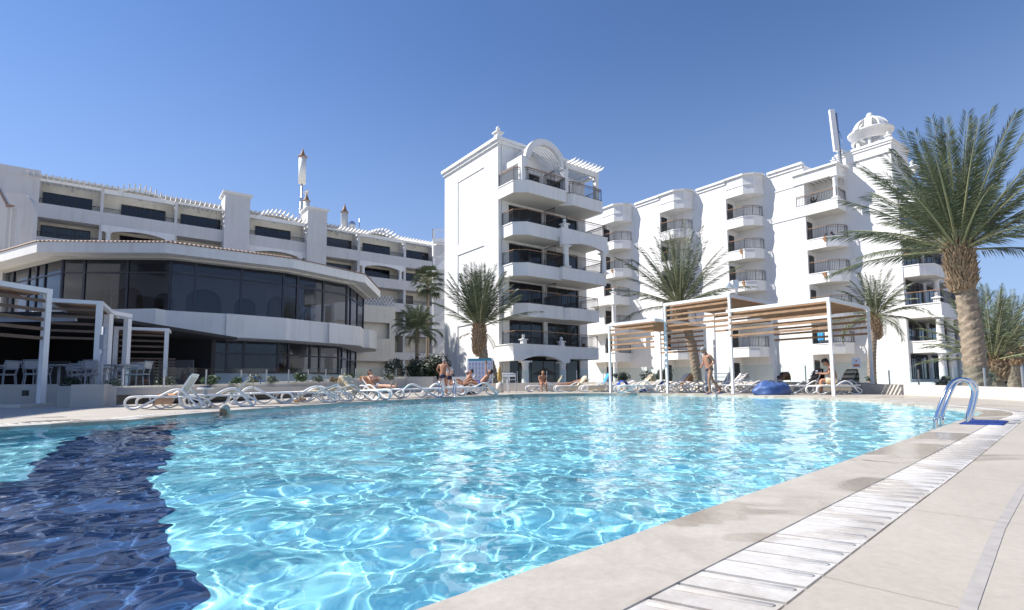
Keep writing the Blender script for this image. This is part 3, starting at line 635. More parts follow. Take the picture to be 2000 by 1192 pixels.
# projecting service block beside the restaurant
g = G(); walls(g, -9.5, -2.1, 0, 10.1, -1.2, -.95, [(-9.3, -2.8, 6.2, 8.1), (-8.0, -3.0, .6, 3.5)]); g.box(-9.5, -2.1, -.5, 0, 0, 10.1); g.box(-9.5, -9.2, -.95, -.5, 0, 10.1); g.box(-2.35, -2.1, -.95, -.5, 0, 10.1); g.box(-9.2, -2.35, -.95, -.5, 9.9, 10.1); g.box(-9.2, -2.35, -.95, -.5, 5.6, 5.8)
g.build('service_block', CREAM, LW)
g = G()
for i in range(17):
    for j in range(4):
        x = -9.1+i*.42+(.21 if j % 2 else 0); 
        if x < -2.3: g.lathe([(.16, 0), (.21, 0), (.21, .2), (.16, .2), (.16, 0)], (0, 0, 0), 8); vs = g.v[-40:]; g.v[-40:] = [(p[0]+x, p[2]-1.1, p[1]+10.3+j*.3) for p in vs]
g.build('breeze_screen', WHITE, LW)
g = G()
for i in range(9): x = -8.9+i*.35; g.lathe([(.05, 0), (.09, .15), (.05, .3), (.1, .6), (.05, .9), (.07, 1.0)], (x, -1.6, 4.6), 8)
g.box(-9.2, -5.8, -1.72, -1.48, 5.6, 5.75); g.box(-9.2, -5.8, -1.72, -1.48, 4.4, 4.6); g.build('balustrade', WHITE, LW)
# roof clutter of the left wing: hung beside, each a thing of its own
def spire_vent(name, label, loc, r, h, cone):
    t_ = thing(name, label, 'vent pipe', loc, 0, 'roof vents with copper spires')
    g = G(); g.lathe([(0, 0), (r, 0), (r, h), (0, h)], n=20); g.build('pipe', mat('cream_pipe', (.72, .69, .62), .6, var=.1), t_)
    prof = [(r*1.25, h), (r*1.2, h+.06*cone)]
    for i in range(5): k = 1-i/5.2; prof += [(r*.95*k, h+cone*(.08+.17*i)), (r*.72*k, h+cone*(.16+.17*i))]
    prof += [(.02, h+cone*1.05), (0, h+cone*1.1)]
    g = G(); g.lathe([(0, h)]+prof, n=18); g.build('spire', mat('copper_brown', (.36, .20, .11), .6, var=.5, vscale=6), t_); return t_
MAST = thing('telecom_mast', 'white cylindrical telecom antenna on a lattice mast topped by a copper spire', 'mast', tuple(at(588, 430, 66)*1.)[:2]+(19.6,))
g = G(); g.tube([(0, 0, 0), (0, 0, 6.9)], .12); g.tube([(-.35, 0, 0), (-.12, 0, 4.6)], .05); g.tube([(.2, .3, 0), (.05, .1, 4.6)], .05)
for i in range(9): g.tube([(-.33+i*.025, 0, .4+i*.5), (0, 0, .65+i*.5)], .025, 5)
g.box(-.16, .16, -.16, .16, 4.4, 4.9); g.build('mast_pole', GALV, MAST)
g = G(); g.lathe([(0, 6.75), (.45, 6.75), (.45, 10.2), (0, 10.2)], n=24); g.build('antenna_drum', mat('antenna_shell', (.78, .77, .73), .5, var=.06), MAST)
g = G(); prof = [(0, 10.2), (.58, 10.2), (.58, 10.28)]
for i in range(5): k = 1-i/5.4; prof += [(.40*k, 10.3+.2*i), (.28*k, 10.4+.2*i)]
g.lathe(prof+[(0, 11.5)], n=18); g.build('spire', MATS['copper_brown'] if 'copper_brown' in MATS else mat('copper_brown', (.36, .20, .11), .6, var=.5, vscale=6), MAST)
g = G(); g.lathe([(0, 0), (.25, .1), (.3, .3)], (0, 0, 0), 12); g.v = [(p[2]+.55, p[1]-.1, p[0]+5.6) for p in g.v]; g.tube([(0, 0, 5.5), (.6, -.1, 5.6)], .04); g.box(.35, .6, -.15, .1, 5.3, 5.7); g.build('dish', PIPEW, MAST)
p = at(598, 420, 65); spire_vent('roof_vent', 'short cream vent with copper spire poking up behind the second chimney', (p.x, p.y, 19.6), .38, 4.1, 1.1)
p = at(673, 420, 66); v_ = spire_vent('roof_vent', 'free-standing cream vent with copper spire beside a grey roof fan unit', (p.x, p.y, 19.6), .42, 2.9, 1.15)
p = at(688, 430, 66); F_ = thing('roof_fan_unit', 'small grey rounded extractor unit on the roof beside the spired vent', 'fan unit', (p.x, p.y, 19.6))
g = G(); g.lathe([(0, 0), (.3, 0), (.32, 1.), (.42, 1.1), (.42, 1.5), (.2, 1.75), (0, 1.75)], n=14); g.build('housing', GALV, F_); g = G(); g.box(-1.1, -.3, -.3, .3, 0, .8); g.build('base_box', PIPEW, F_)
p = at(702, 440, 66); g = G(); g.tube([(0, 0, 0), (0, 0, 2.1)], .05); g.box(-.1, .25, -.1, .1, 0, .5); o = g.build('roof_aerial', GALV); o.location = (p.x, p.y, 19.6); tag(o, 'thin upright aerial on the roof near the fan unit', 'aerial')

# telecom panel antenna on the right wing roof
PA = thing('panel_antenna', 'white upright panel antenna with dark cables on the roof near the dome', 'antenna', (26.3+1.2*cos(TH)+3.3*sin(TH), 47.8+1.2*sin(TH)-3.3*cos(TH), 17.9), 0)
g = G(); g.tube([(0, 0, 0), (-.1, 0, 6.6)], .09); g.tube([(.18, 0, 0), (.1, 0, 3.4)], .05, m=0)
for i in range(8): g.box(-.02, .26, -.1, .1, .3+i*.42, .36+i*.42)
g.tube([(.1, 0, 5.), (1.3, .5, 1.6)], .025, 5); g.build('mast_pole', GALV, PA)
g = G(); g.obox((-.32, -.1, 3.1), (-.55, -.1, 6.9), .42, .25, up=Vector((0, 1, 0))); g.build('antenna_panel', PIPEW, PA)
g = G()
for i in range(6): g.tube([(.0+i*.03, .12, 2.4), (-.05+i*.04, .1, 3.5), (-.12+i*.03, .1, 6.7)], .03, 5)
g.build('cable_bundle', IRON, PA)

# ---------------------------------------------------------------- steel stair between the wings
SS = thing('steel_stair', 'white steel fire stair zigzagging up beside the sunlit end wall', 'staircase', (-7.9, 54, 0), 0)
g = G(); g.tube([(-.15, 0, .2), (-.15, 0, 16.6)], .09); g.build('post', PIPEW, SS)
for zl in (15.6, 12.75, 9.65, 6.6, 3.6):
    g = G(); g.box(-.2, 1.6, -.1, 1.3, zl-.12, zl); g.box(-.2, 1.6, -.14, -.06, zl-.3, zl+.02); g.build('landing', PIPEW, SS)
    railing(SS, [(1.6, -.08), (-.2, -.08), (-.2, 1.3)], zl, 1.05, col=PIPEW, hand=PIPEW, step=.12)
for zl in (12.75, 9.65, 6.6, 3.6):
    g = G(); a = Vector((.5, -.06, zl-.05)); b_ = Vector((3.4, -.06, zl+2.95))
    g.obox(a, b_, .07, .32); g.obox(a+Vector((0, 1.2, 0)), b_+Vector((0, 1.2, 0)), .07, .3)
    for i in range(14): q = a+(b_-a)*(i+.5)/14; g.box(q.x-.14, q.x+.14, 0, 1.1, q.z-.02, q.z+.02)
    st = g.build('flight', PIPEW, SS); g = G(); up = Vector((0, 0, 1.0)); g.obox(a+up, b_+up, .05, .05)
    for i in range(24): q = a+(b_-a)*i/23; g.box(q.x-.012, q.x+.012, -.07, -.05, q.z, q.z+1.)
    g.build('railing', PIPEW, st)

# ---------------------------------------------------------------- restaurant pavilion
RS = thing('restaurant_pavilion', 'low shaded pavilion with bands of dark glazing and a tile-edged flat roof', 'building', (0, 0, 0))
RC = [(-37.4, 35.9), (-28.0, 30.9), (-20.7, 31.3), (-14.8, 35.7), (-11.4, 41.), (-11.95, 48.)]
BACK = [(-20, 52), (-42, 48)]
def inset_line(P, d):
    out = []
    for i, p in enumerate(P):
        a = Vector(P[max(i-1, 0)]); b_ = Vector(P[min(i+1, len(P)-1)]); q = Vector(p)
        n0 = Vector(((q-a).y, -(q-a).x)) if i else None; n1 = Vector(((b_-q).y, -(b_-q).x)) if i < len(P)-1 else None
        n0 = n0.normalized() if n0 else n1.normalized(); n1 = n1.normalized() if n1 else n0
        m_ = (n0+n1).normalized(); k = d/max(.4, m_.dot(n0)); out.append((q.x-m_.x*k, q.y-m_.y*k))
    return out
g = G(); g.prism(RC+BACK, 8.55, 9.18); g.build('roof_fascia', WHITE, RS)
g = G(); g.prism(inset_line(RC, .5)+BACK, 9.1, 9.32); g.build('roof', mat('roof_felt', (.5, .48, .45), .9), RS)
# terracotta tile edging
g = G()
for a, b_ in zip(RC, RC[1:]):
    a = Vector(a); b_ = Vector(b_); L_ = (b_-a).length; k = int(L_/.24); d = (b_-a).normalized(); nn = Vector((d.y, -d.x))
    for i in range(k):
        q = a+d*(i+.5)*L_/k; pts = []
        for s_ in (.06, -.75):
            zc = 9.19 if s_ > 0 else 9.42
            pts.append([(q.x+nn.x*s_+d.x*.12*cos(t_), q.y+nn.y*s_+d.y*.12*cos(t_), zc+.075*sin(t_)) for t_ in [pi*j/5 for j in range(6)]])
        vs = pts[0]+pts[1]; g.add(vs, [(j, j+1, 7+j, 6+j) for j in range(5)]+[tuple(range(6))[::-1]], 0, True)
g.build('tile_edge', TERRA, RS, weld=False)
GL = inset_line(RC, 1.5); BL = inset_line(RC, .55); GF = inset_line(RC, 2.1)
g = G(); g.prism(inset_line(RC, .9)+BACK, 8.45, 8.555); g.build('soffit', SOFF, RS)
RGL = bpy.data.materials.new('tinted_restaurant_glass'); RGL.use_nodes = True; t = RGL.node_tree; t.nodes.clear()
o_ = t.nodes.new('ShaderNodeOutputMaterial'); tr = t.nodes.new('ShaderNodeBsdfTransparent'); tr.inputs[0].default_value = (.36, .37, .41, 1); gl = t.nodes.new('ShaderNodeBsdfGlossy'); gl.inputs['Roughness'].default_value = .01; gl.inputs[0].default_value = (.8, .85, .95, 1)
fr = t.nodes.new('ShaderNodeFresnel'); fr.inputs[0].default_value = 1.6; mx = t.nodes.new('ShaderNodeMixShader'); t.links.new(fr.outputs[0], mx.inputs[0]); t.links.new(tr.outputs[0], mx.inputs[1]); t.links.new(gl.outputs[0], mx.inputs[2]); t.links.new(mx.outputs[0], o_.inputs[0])
INT = mat('restaurant_interior', (.22, .17, .13), .8, var=.3, vscale=.8)
def glazed(P, z0, z1, ztr, widths, nm='window_bay'):
    for a, b_ in zip(P, P[1:]):
        a = Vector(a); b_ = Vector(b_); L_ = (b_-a).length; ang = math.atan2((b_-a).y, (b_-a).x)
        pos = [0]; i = 0
        while pos[-1] < L_-1.2: pos.append(pos[-1]+widths[i % len(widths)]); i += 1
        if len(pos) < 2: pos.append(L_)
        pos = [x*L_/pos[-1] for x in pos]
        fr_ = G(); 
        e = bpy.data.objects.new(nm, None)
        for i_, x in enumerate(pos): fr_.box(x-.07, x+.07, -.07, .07, z0, z1)
        fr_.box(0, L_, -.06, .06, z1-.14, z1); fr_.box(0, L_, -.06, .06, z0, z0+.12); fr_.box(0, L_, -.05, .05, ztr-.05, ztr+.05)
        w_ = fr_.build(nm, mat('navy_frame', (.025, .03, .05), .4), RS); w_.location = (a.x, a.y, 0); w_.rotation_euler = (0, 0, ang)
        for x0, x1 in zip(pos, pos[1:]):
            q = G(); q.add([(x0, 0, z0), (x1, 0, z0), (x1, 0, z1), (x0, 0, z1)], [(0, 1, 2, 3)]); q.build('pane', RGL, w_, norm=False)
glazed(GL, 5.1, 8.56, 7.65, [1.1, 2.2, 2.2, 1.1])
glazed(GF, 1.45, 3.7, 2.75, [.9, 1.9, .9, 1.9])
# parapet band in stepped segments
g = G(); 
BB = [BL[0], BL[1]]+[(-24.2, 30.9), (-24.2, 30.7), (-20.55, 30.55), (-20.4, 31.3), (-17.65, 33.05), (-17.7, 32.85), (-15.0, 35.3), (-14.9, 35.6), (-13.1, 38.1), (-13.05, 37.9), (-11.6, 40.7), (-11.9, 42.6), (-11.5, 42.8), (-11.35, 44.6), (-12.3, 48)]
BB[0] = (-37.1, 36.2); BB[1] = (-28.2, 31.2)
g.prism(BB+BACK, 3.62, 5.08); g.build('parapet_band', WHITE, RS)
g = G(); g.prism(GF+[(-20, 51), (-38, 47)], .2, 1.45); g.build('plinth', mat('plinth_paint', (.70, .72, .76), .7, var=.06, vscale=1.), RS)
# interior: floors, back wall with pointed arches, columns, pendant lamps
g = G(); BI = inset_line(GL, 6.5)
g.prism(inset_line(GL, 6.6)+[(-21, 51), (-37, 47)], 1.5, 8.5); g.build('interior_core', INT, RS)
g = G(); IA = inset_line(GL, 3.0)
for a, b_ in zip(IA[1:4], IA[2:5]):
    a = Vector(a); b_ = Vector(b_); L_ = (b_-a).length; d = (b_-a)/L_; k = max(2, int(L_/1.9)); ww = L_/k
    for i in range(k):
        big = (i % 2 == 0); hw = ww*(.42 if big else .27); ht = 7.3 if big else 6.9; zc = 6.2
        cxm = (i+.5)*ww; pts = []
        n_ = 8
        for j in range(n_+1):
            t_ = j/n_; pts.append((cxm-hw*cos(t_*pi/2), zc+(ht-zc)*sin(t_*pi/2)**.8))
        full = pts+[(2*cxm-x, z) for x, z in pts[::-1][1:]]
        # strips between the arch curve and the top of the arcade wall
        for (x0, za), (x1, zb) in zip(full, full[1:]):
            p0 = a+d*x0; p1 = a+d*x1; g.add([(p0.x, p0.y, za), (p1.x, p1.y, zb), (p1.x, p1.y, 8.4), (p0.x, p0.y, 8.4)], [(0, 1, 2, 3)])
        for x0, x1 in ((i*ww, cxm-hw), (cxm+hw, (i+1)*ww)):
            p0 = a+d*x0; p1 = a+d*x1; g.add([(p0.x, p0.y, 5.1), (p1.x, p1.y, 5.1), (p1.x, p1.y, 8.4), (p0.x, p0.y, 8.4)], [(0, 1, 2, 3)])
g.build('arcade_wall', mat('arcade_plaster', (.62, .56, .50), .8), RS, norm=False)
for i in range(12):
    q = Vector(inset_line(GF, 1.6)[1]).lerp(Vector(inset_line(GF, 1.6)[2]), (i+.5)/6) if i < 6 else Vector(inset_line(GF, 1.6)[2]).lerp(Vector(inset_line(GF, 1.6)[3]), (i-5.5)/6)
    g = G(); g.lathe([(.03, .42), (.04, .3), (.2, .0), (.19, .0), (.0, .28)], n=12); g.tube([(0, 0, .4), (0, 0, .9)], .012, 5)
    o = g.build('pendant_lamp', mat('lamp_metal', (.5, .48, .44), .5)); o.location = (q.x, q.y, 2.75); tag(o, 'metal pendant lamp, '+['first', 'second', 'third', 'fourth', 'fifth', 'sixth', 'seventh', 'eighth', 'ninth', 'tenth', 'eleventh', 'last'][i]+' from the terrace end behind the ground floor restaurant glass', 'lamp', 'pendant lamps behind the restaurant glass')
# left edge: curved stair wall and sloping gable close to the frame
CW = G(); q0 = at(8, 500, 40); q1 = at(61, 500, 40); wd = q1.x-q0.x; zt = at(20, 378, 40).z
prof = [(-3, 0), (wd, 0), (wd, zt-1.6)]+[(wd-1.3+1.3*cos(t_), zt-1.6+1.6*sin(t_)) for t_ in [pi/2*j/8 for j in range(1, 9)]]+[(-3, zt+.05)]
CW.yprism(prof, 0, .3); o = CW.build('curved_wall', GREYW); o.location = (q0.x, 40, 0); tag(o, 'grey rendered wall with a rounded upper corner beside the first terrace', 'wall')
g0 = at(15, 402, 36); zc = g0.z
GB = thing('gable_building', 'shaded end of a building with a steep tile-edged roof at the picture edge', 'building', (g0.x, 36, 0))
g = G(); g.yprism([(-3, 0), (0, 0), (0, zc), (-3, zc+5.1)], 0, .3); g.build('wall', GREYW, GB); g = G(); g.box(.06, .42, .3, .6, 0, zc-.1); g.build('corner_pier', GREYW, GB)
g = G(); g.yprism([(.5, zc-.12), (.5, zc), (.05, zc+.1), (-3, zc+5.35), (-3, zc+5.15), (0, zc+.02), (0, zc-.12)], -.15, -.002); g.build('roof_edge', TERRA, GB)
# ================================================================ terrace walls, fences, planters
RWALL = mat('render_wall', (.50, .47, .44), .85, var=.12, vscale=1.5, bump=.3, bscale=30)
SWALL = mat('stone_wall', (.66, .60, .52), .7, var=.12, vscale=1.3, bump=.2, bscale=20)
FGL = bpy.data.materials.new('clear_fence_glass'); FGL.use_nodes = True; t = FGL.node_tree; t.nodes.clear()
o_ = t.nodes.new('ShaderNodeOutputMaterial'); tr = t.nodes.new('ShaderNodeBsdfTransparent'); tr.inputs[0].default_value = (.80, .90, .90, 1); gl = t.nodes.new('ShaderNodeBsdfGlossy'); gl.inputs['Roughness'].default_value = .02
fr = t.nodes.new('ShaderNodeFresnel'); fr.inputs[0].default_value = 1.35; mx = t.nodes.new('ShaderNodeMixShader'); t.links.new(fr.outputs[0], mx.inputs[0]); t.links.new(tr.outputs[0], mx.inputs[1]); t.links.new(gl.outputs[0], mx.inputs[2]); t.links.new(mx.outputs[0], o_.inputs[0])
def wall_run(pts, th, m, name, label, z0=-.05, cap=True):
    "low wall through plan points (x, y, top z)"
    g = G()
    for (x0, y0, t0), (x1, y1, t1) in zip(pts, pts[1:]):
        d = Vector((x1-x0, y1-y0)).normalized(); n_ = Vector((-d.y, d.x))*th
        a = (x0, y0); b_ = (x1, y1); c = (x1+n_.x, y1+n_.y); e = (x0+n_.x, y0+n_.y)
        g.add([(*a, z0), (*b_, z0), (*c, z0), (*e, z0), (*a, t0), (*b_, t1), (*c, t1), (*e, t0)], [(0, 3, 2, 1), (4, 5, 6, 7), (0, 1, 5, 4), (1, 2, 6, 5), (2, 3, 7, 6), (3, 0, 4, 7)])
    o = g.build(name, m, weld=False); return tag(o, label, 'wall')
def glass_fence(pts, h, label, pane=1.5, post=True):
    T_ = thing('glass_fence', label, 'fence', (pts[0][0], pts[0][1], 0)); ox, oy = pts[0][0], pts[0][1]
    for (x0, y0, t0), (x1, y1, t1) in zip(pts, pts[1:]):
        L_ = math.hypot(x1-x0, y1-y0); k = max(1, round(L_/pane))
        for i in range(k):
            a = i/k; b_ = (i+1)/k-.02/L_*1.5
            p = lambda q: (x0+(x1-x0)*q-ox, y0+(y1-y0)*q-oy); za = t0+(t1-t0)*a; zb = t0+(t1-t0)*b_
            hh = h if not isinstance(h, tuple) else h[0]
            g = G(); A_ = p(a); B_ = p(b_); g.add([(*A_, za), (*B_, zb), (*B_, zb+hh), (*A_, za+hh)], [(0, 1, 2, 3)]); q = g.build('glass_pane', FGL, T_, norm=False)
            if post: g = G(); g.box(A_[0]-.018, A_[0]+.018, A_[1]-.018, A_[1]+.018, za-.05, za+hh*.9); g.build('post', GALV, T_)
    return T_
LWP = [(-14.8, 13.2, .50), (-12.1, 13.75, .5), (-10.95, 13.9, .53), (-10.9, 14.7, .53), (-10.6, 16., .56), (-9.9, 19.2, .62), (-9.0, 23.2, .75), (-8.2, 27.5, .92), (-6.6, 33., 1.08), (-4.9, 34.6, 1.1)]
wall_run(LWP[3:], .25, RWALL, 'low_wall', 'long low grey rendered wall behind the loungers carrying the clear glass fence')
wall_run([(-26, 13.3, .60), (-13.2, 13.75, .60), (-10.9, 14.3, .60)], .25, RWALL, 'low_wall', 'shaded low wall below the timber slatted terrace pergola')
g = G(); g.box(0, .95, 0, .62, -.05, .50)
o = g.build('planter_box', RWALL); p = on(136, 796.5); o.location = (p.x, p.y, deckz(p.y)); o.rotation_euler = (0, 0, rad(62)); tag(o, 'square rendered planter box with a dark shrub beside the pergola post', 'planter')
g = G(); g.box(0, .62, 0, .95, -.05, .53); o = g.build('planter_box', RWALL); o.location = (p.x+.002, p.y, deckz(p.y)); o.rotation_euler = (0, 0, rad(28)); tag(o, 'paler planter box beside the grey conduit pipe', 'planter')
g = G(); g.box(-2.2, .35, -.8, .3, -.05, .07); o = g.build('terrace_step', SWALL); o.location = (-11.9, 13.4, .04); tag(o, 'low stone step under the foot of the tall pergola post', 'step')
glass_fence([(x+.1, y+.12, z) for x, y, z in LWP[3:9]], .55, 'clear glass fence on the grey wall in front of the restaurant')
# small vent grilles in the wall
for u, v_, Y, lb in ((50, 768, 13.55, 'square dark wall light set in the shaded wall left of the post'), (203, 781, 14.45, 'square dark wall light set low beside the grey conduit pipe')):
    p = at(u, v_, Y); g = G(); g.box(-.07, .07, -.03, .02, -.07, .07); g.box(-.055, .055, -.04, -.03, -.055, .055); o = g.build('wall_light', IRON); o.location = p; tag(o, lb, 'wall light')
p = on(194, 794); g = G(); g.tube([(0, 0, 0), (0, 0, 1.95)], .035); g.box(-.05, .05, -.05, .05, 1.4, 1.75); o = g.build('conduit_pipe', mat('grey_paint', (.30, .33, .38), .6)); o.location = (p.x, p.y, .04); tag(o, 'thin grey upright conduit pipe at the end of the low wall', 'pipe')
# middle and right walls
MW = [(-1.6, 34.5, .64), (4., 33.5, .66), (8.6, 31.0, .66), (11.2, 27.5, .6), (12.9, 23.5, .52), (13.6, 20.4, .47)]
wall_run(MW, .3, SWALL, 'low_wall', 'pale stone wall behind the loungers under the white pergolas')
glass_fence([(x+.05, y+.1, z) for x, y, z in MW], .82, 'tall clear glass fence behind the white pergolas and loungers', 1.7)
p0 = on(1724, 773)
RWP = [(13.45, 20.1, .44), (13.3, 19.2, .42), (12.9, 15.9, .37), (12.1, 12.9, .33), (10.5, 9.0, .27)]
wall_run(RWP, -.3, SWALL, 'low_wall', 'cream stone wall behind the pool ladder and the big palm')
glass_fence([(x+.3, y+.1, z) for x, y, z in RWP[1:]], .55, 'glass fence on the cream wall behind the pool ladder', 1.9)
# white box bench and wing walls near the bush
p = on(835, 766); g = G(); g.box(-1.05, .55, 0, .3, 0, .98); o = g.build('low_wall', SWALL); o.location = (p.x-.1, 33., .08); tag(o, 'short cream wall stub in front of the round dark bush', 'wall')
g = G(); g.box(-1.1, 1.0, 0, .25, 0, .95); g.box(.95, 1.45, -.3, .25, 0, .97); o = g.build('low_wall', WHITE); o.location = (at(895, 766, 31.5).x, 31.8, .08); tag(o, 'short bright white wall panel beside the map board', 'wall')

# ================================================================ pergolas (right, timber slats on white steel)
def pergola(name, label, x, y, rz, Wd, Dp, z0, ht, valf=5, valr=4, group='white steel pergolas with timber slats', shared=False, posts=(1, 1, 1, 1), pw=.047, wood=WOOD, dark=False, gap=.098):
    T_ = thing(name, label, 'pergola', (x, y, z0), rz, group)
    cs = [(0, 0), (Wd, 0), (0, Dp), (Wd, Dp)]
    for k, (a, b_) in enumerate(cs):
        if posts[k]: g = G(); g.box(a-pw, a+pw, b_-pw, b_+pw, 0, ht-.10); g.build('post', PIPEW, T_)
    g = G(); g.box(-pw, Wd+pw, -pw-.01, pw+.01, ht-.10, ht+.02); g.box(-pw, Wd+pw, Dp-pw-.01, Dp+pw+.01, ht-.10, ht+.02); g.box(-pw, pw, pw+.01, Dp-pw-.01, ht-.10, ht+.02); g.box(Wd-pw, Wd+pw, pw+.01, Dp-pw-.01, ht-.10, ht+.02); g.build('beam_frame', PIPEW, T_)
    g = G(); yy = .2
    while yy < Dp-.12: g.box(pw+.002, Wd-pw-.002, yy-.022, yy+.022, ht-.14, ht-.03); yy += gap
    g.build('roof_slats', wood, T_)
    g = G()
    for i in range(valf): g.box(pw+.002, Wd-pw-.002, -.02, .02, ht-.34-.235*i, ht-.26-.235*i)
    if valf: g.build('front_slats', wood, T_)
    g = G()
    for i in range(valr): g.box(pw+.002, Wd-pw-.002, Dp-.02, Dp+.02, ht-.34-.235*i, ht-.26-.235*i)
    if valr: g.build('rear_slats', wood, T_)
    return T_
RP = -(pi/2-TH)    # local x = -A, local y = B
W1 = 3.05
q = on(1192.8, 768); q2 = on(1304, 768.5); q3 = on(1447, 769.5); q4 = on(1628.7, 772.5)
def span(a, b_): return (Vector((b_.x, b_.y))-Vector((a.x, a.y))).length, math.atan2(b_.y-a.y, b_.x-a.x)
AP = math.atan2(q4.y-q.y, q4.x-q.x); ev = Vector((cos(AP), sin(AP)))
l1 = (Vector((q2.x-q.x, q2.y-q.y))).dot(ev); l2 = (Vector((q3.x-q2.x, q3.y-q2.y))).dot(ev); l3 = (Vector((q4.x-q3.x, q4.y-q3.y))).dot(ev)
pergola('pergola', 'lower pergola at the far end with blue draped lounger at its first post', q.x, q.y, AP, l1-.13, 4.0, deckz(q.y), 3.27, 5, 5, posts=(1, 0, 1, 1))
pergola('pergola', 'taller middle pergola standing over the walking man', q2.x, q2.y, AP, l2-.13, 4.0, deckz(q2.y), 3.98, 5, 4)
pergola('pergola', 'lower near pergola over the beanbag and the seated man', q4.x-ev.x*(l3-.13), q4.y-ev.y*(l3-.13), AP, l3-.13, 3.7, deckz(q4.y), 3.28, 4, 4, posts=(0, 1, 1, 1))
bpy.data.objects
# speaker and lamp on the post top
t_ = thing('post_speaker', 'small white loudspeaker and lamp on top of the middle pergola post', 'loudspeaker', (q3.x, q3.y, deckz(q3.y)+3.98))
g = G(); g.tube([(0, 0, .03), (0, 0, .62)], .055); g.build('pole', PIPEW, t_); g = G(); g.box(-.18, .06, -.12, .12, .25, .6); g.ball((-.32, 0, .42), (.13, .12, .15), n=6); g.build('housing', PIPEW, t_)
# shaded terrace pergolas at the left
pa = at(85, 700, 13.3)
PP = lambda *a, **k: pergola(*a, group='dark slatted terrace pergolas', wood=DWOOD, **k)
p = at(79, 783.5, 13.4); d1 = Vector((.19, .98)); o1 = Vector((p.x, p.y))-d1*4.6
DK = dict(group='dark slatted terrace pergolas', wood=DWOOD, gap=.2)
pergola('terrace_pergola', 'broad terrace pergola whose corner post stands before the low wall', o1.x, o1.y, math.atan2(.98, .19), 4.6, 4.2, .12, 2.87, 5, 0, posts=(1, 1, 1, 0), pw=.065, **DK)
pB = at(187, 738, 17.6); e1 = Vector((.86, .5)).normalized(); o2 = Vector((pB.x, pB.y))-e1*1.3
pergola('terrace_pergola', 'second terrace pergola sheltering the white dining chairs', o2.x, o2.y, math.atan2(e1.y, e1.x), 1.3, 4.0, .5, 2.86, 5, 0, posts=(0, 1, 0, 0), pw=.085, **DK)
pC = at(205, 750, 19.8)
g = G(); g.box(-.11, .11, -.1, .1, 0, 2.75); g.box(-.09, .09, .9, 1.1, 0, 2.7); g.box(-.12, .1, -.1, 1.1, 2.75, 2.9); o = g.build('terrace_post_frame', PIPEW); o.location = (pC.x, pC.y, .5); tag(o, 'pair of white square posts between the second and third terrace pergola', 'post')
pD = at(222, 745, 21.8); 
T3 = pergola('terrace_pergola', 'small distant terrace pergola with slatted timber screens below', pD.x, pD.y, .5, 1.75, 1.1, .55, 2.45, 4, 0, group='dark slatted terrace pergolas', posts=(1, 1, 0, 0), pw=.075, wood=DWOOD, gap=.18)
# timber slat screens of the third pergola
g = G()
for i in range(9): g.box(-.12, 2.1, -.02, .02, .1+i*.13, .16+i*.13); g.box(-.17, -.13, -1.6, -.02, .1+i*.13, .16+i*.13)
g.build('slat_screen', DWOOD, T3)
# ---- dining terrace floor and dark interior behind
g = G(); g.box(-34, -8.6, 14.45, 30.5, .3, .5); o = g.build('dining_terrace_floor', SWALL); tag(o, kind='structure')
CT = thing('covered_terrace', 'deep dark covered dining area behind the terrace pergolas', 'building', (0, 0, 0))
DKI = mat('terrace_shade_black', (.022, .022, .026), .8); g = G(); g.prism([(-36, 19.3), (-15.9, 19.3), (-15.4, 29.8), (-36, 29.8)], 3.15, 3.3); g.build('ceiling', DKI, CT)  # near-black colour puts the covered area's shade into ceiling and walls
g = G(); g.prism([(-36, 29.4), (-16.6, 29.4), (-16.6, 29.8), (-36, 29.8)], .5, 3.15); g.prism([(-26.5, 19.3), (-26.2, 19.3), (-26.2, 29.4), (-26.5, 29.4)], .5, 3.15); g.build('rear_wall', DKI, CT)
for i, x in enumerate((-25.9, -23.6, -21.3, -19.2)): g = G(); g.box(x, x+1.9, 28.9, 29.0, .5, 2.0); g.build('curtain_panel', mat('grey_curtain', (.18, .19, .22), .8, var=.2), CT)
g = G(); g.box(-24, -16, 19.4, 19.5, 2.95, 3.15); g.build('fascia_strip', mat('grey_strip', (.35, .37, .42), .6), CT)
def dining_chair(x, y, rz, z=.5):
    T_ = thing('dining_chair', '', 'chair', (x, y, z), rz, 'white chairs on the dining terrace')
    m = mat('chair_shade_grey', (.34, .35, .37), .5)  # white chairs and tables dimmed to grey, terrace shade put into the colour
    g = G(); g.box(-.22, .22, -.21, .21, .43, .46); g.build('seat', m, T_)
    g = G(); g.tube([(-.2, .2, .46), (-.25, .27, .86), (.25, .27, .86), (.2, .2, .46)], .018, 6); g.box(-.2, .2, .24, .26, .62, .84); g.build('backrest', m, T_)
    for sx in (-1, 1):
        for sy in (-1, 1): g = G(); g.tube([(sx*.2, sy*.19, .43), (sx*.23, sy*.22, 0)], .017, 6); g.build('leg', m, T_)
    for sx in (-1, 1): g = G(); g.tube([(sx*.2, -.19, .45), (sx*.25, -.2, .65), (sx*.25, .25, .67)], .015, 6); g.build('armrest', m, T_)
    return T_
dc = dining_chair(0, 0, 0); first = True
def dining_table(x, y):
    T_ = thing('dining_table', '', 'table', (x, y, .5), 0, 'white tables on the dining terrace'); g = G(); g.box(-.45, .45, -.45, .45, .72, .75); g.build('tabletop', MATS['chair_shade_grey'], T_)
    g = G(); g.tube([(0, 0, 0), (0, 0, .72)], .04); g.lathe([(0, 0), (.28, 0), (.26, .03), (0, .04)], n=12); g.build('pedestal', MATS['chair_shade_grey'], T_); return T_
wh = ['beside the planter shrub', 'behind the tall pergola post', 'close to the picture edge', 'in the middle of the shaded terrace']
spots = [(-14.6, 17.2), (-13.0, 17.5), (-16.6, 16.6), (-15.2, 19.6)]
ordn = ['first', 'second', 'third', 'fourth']
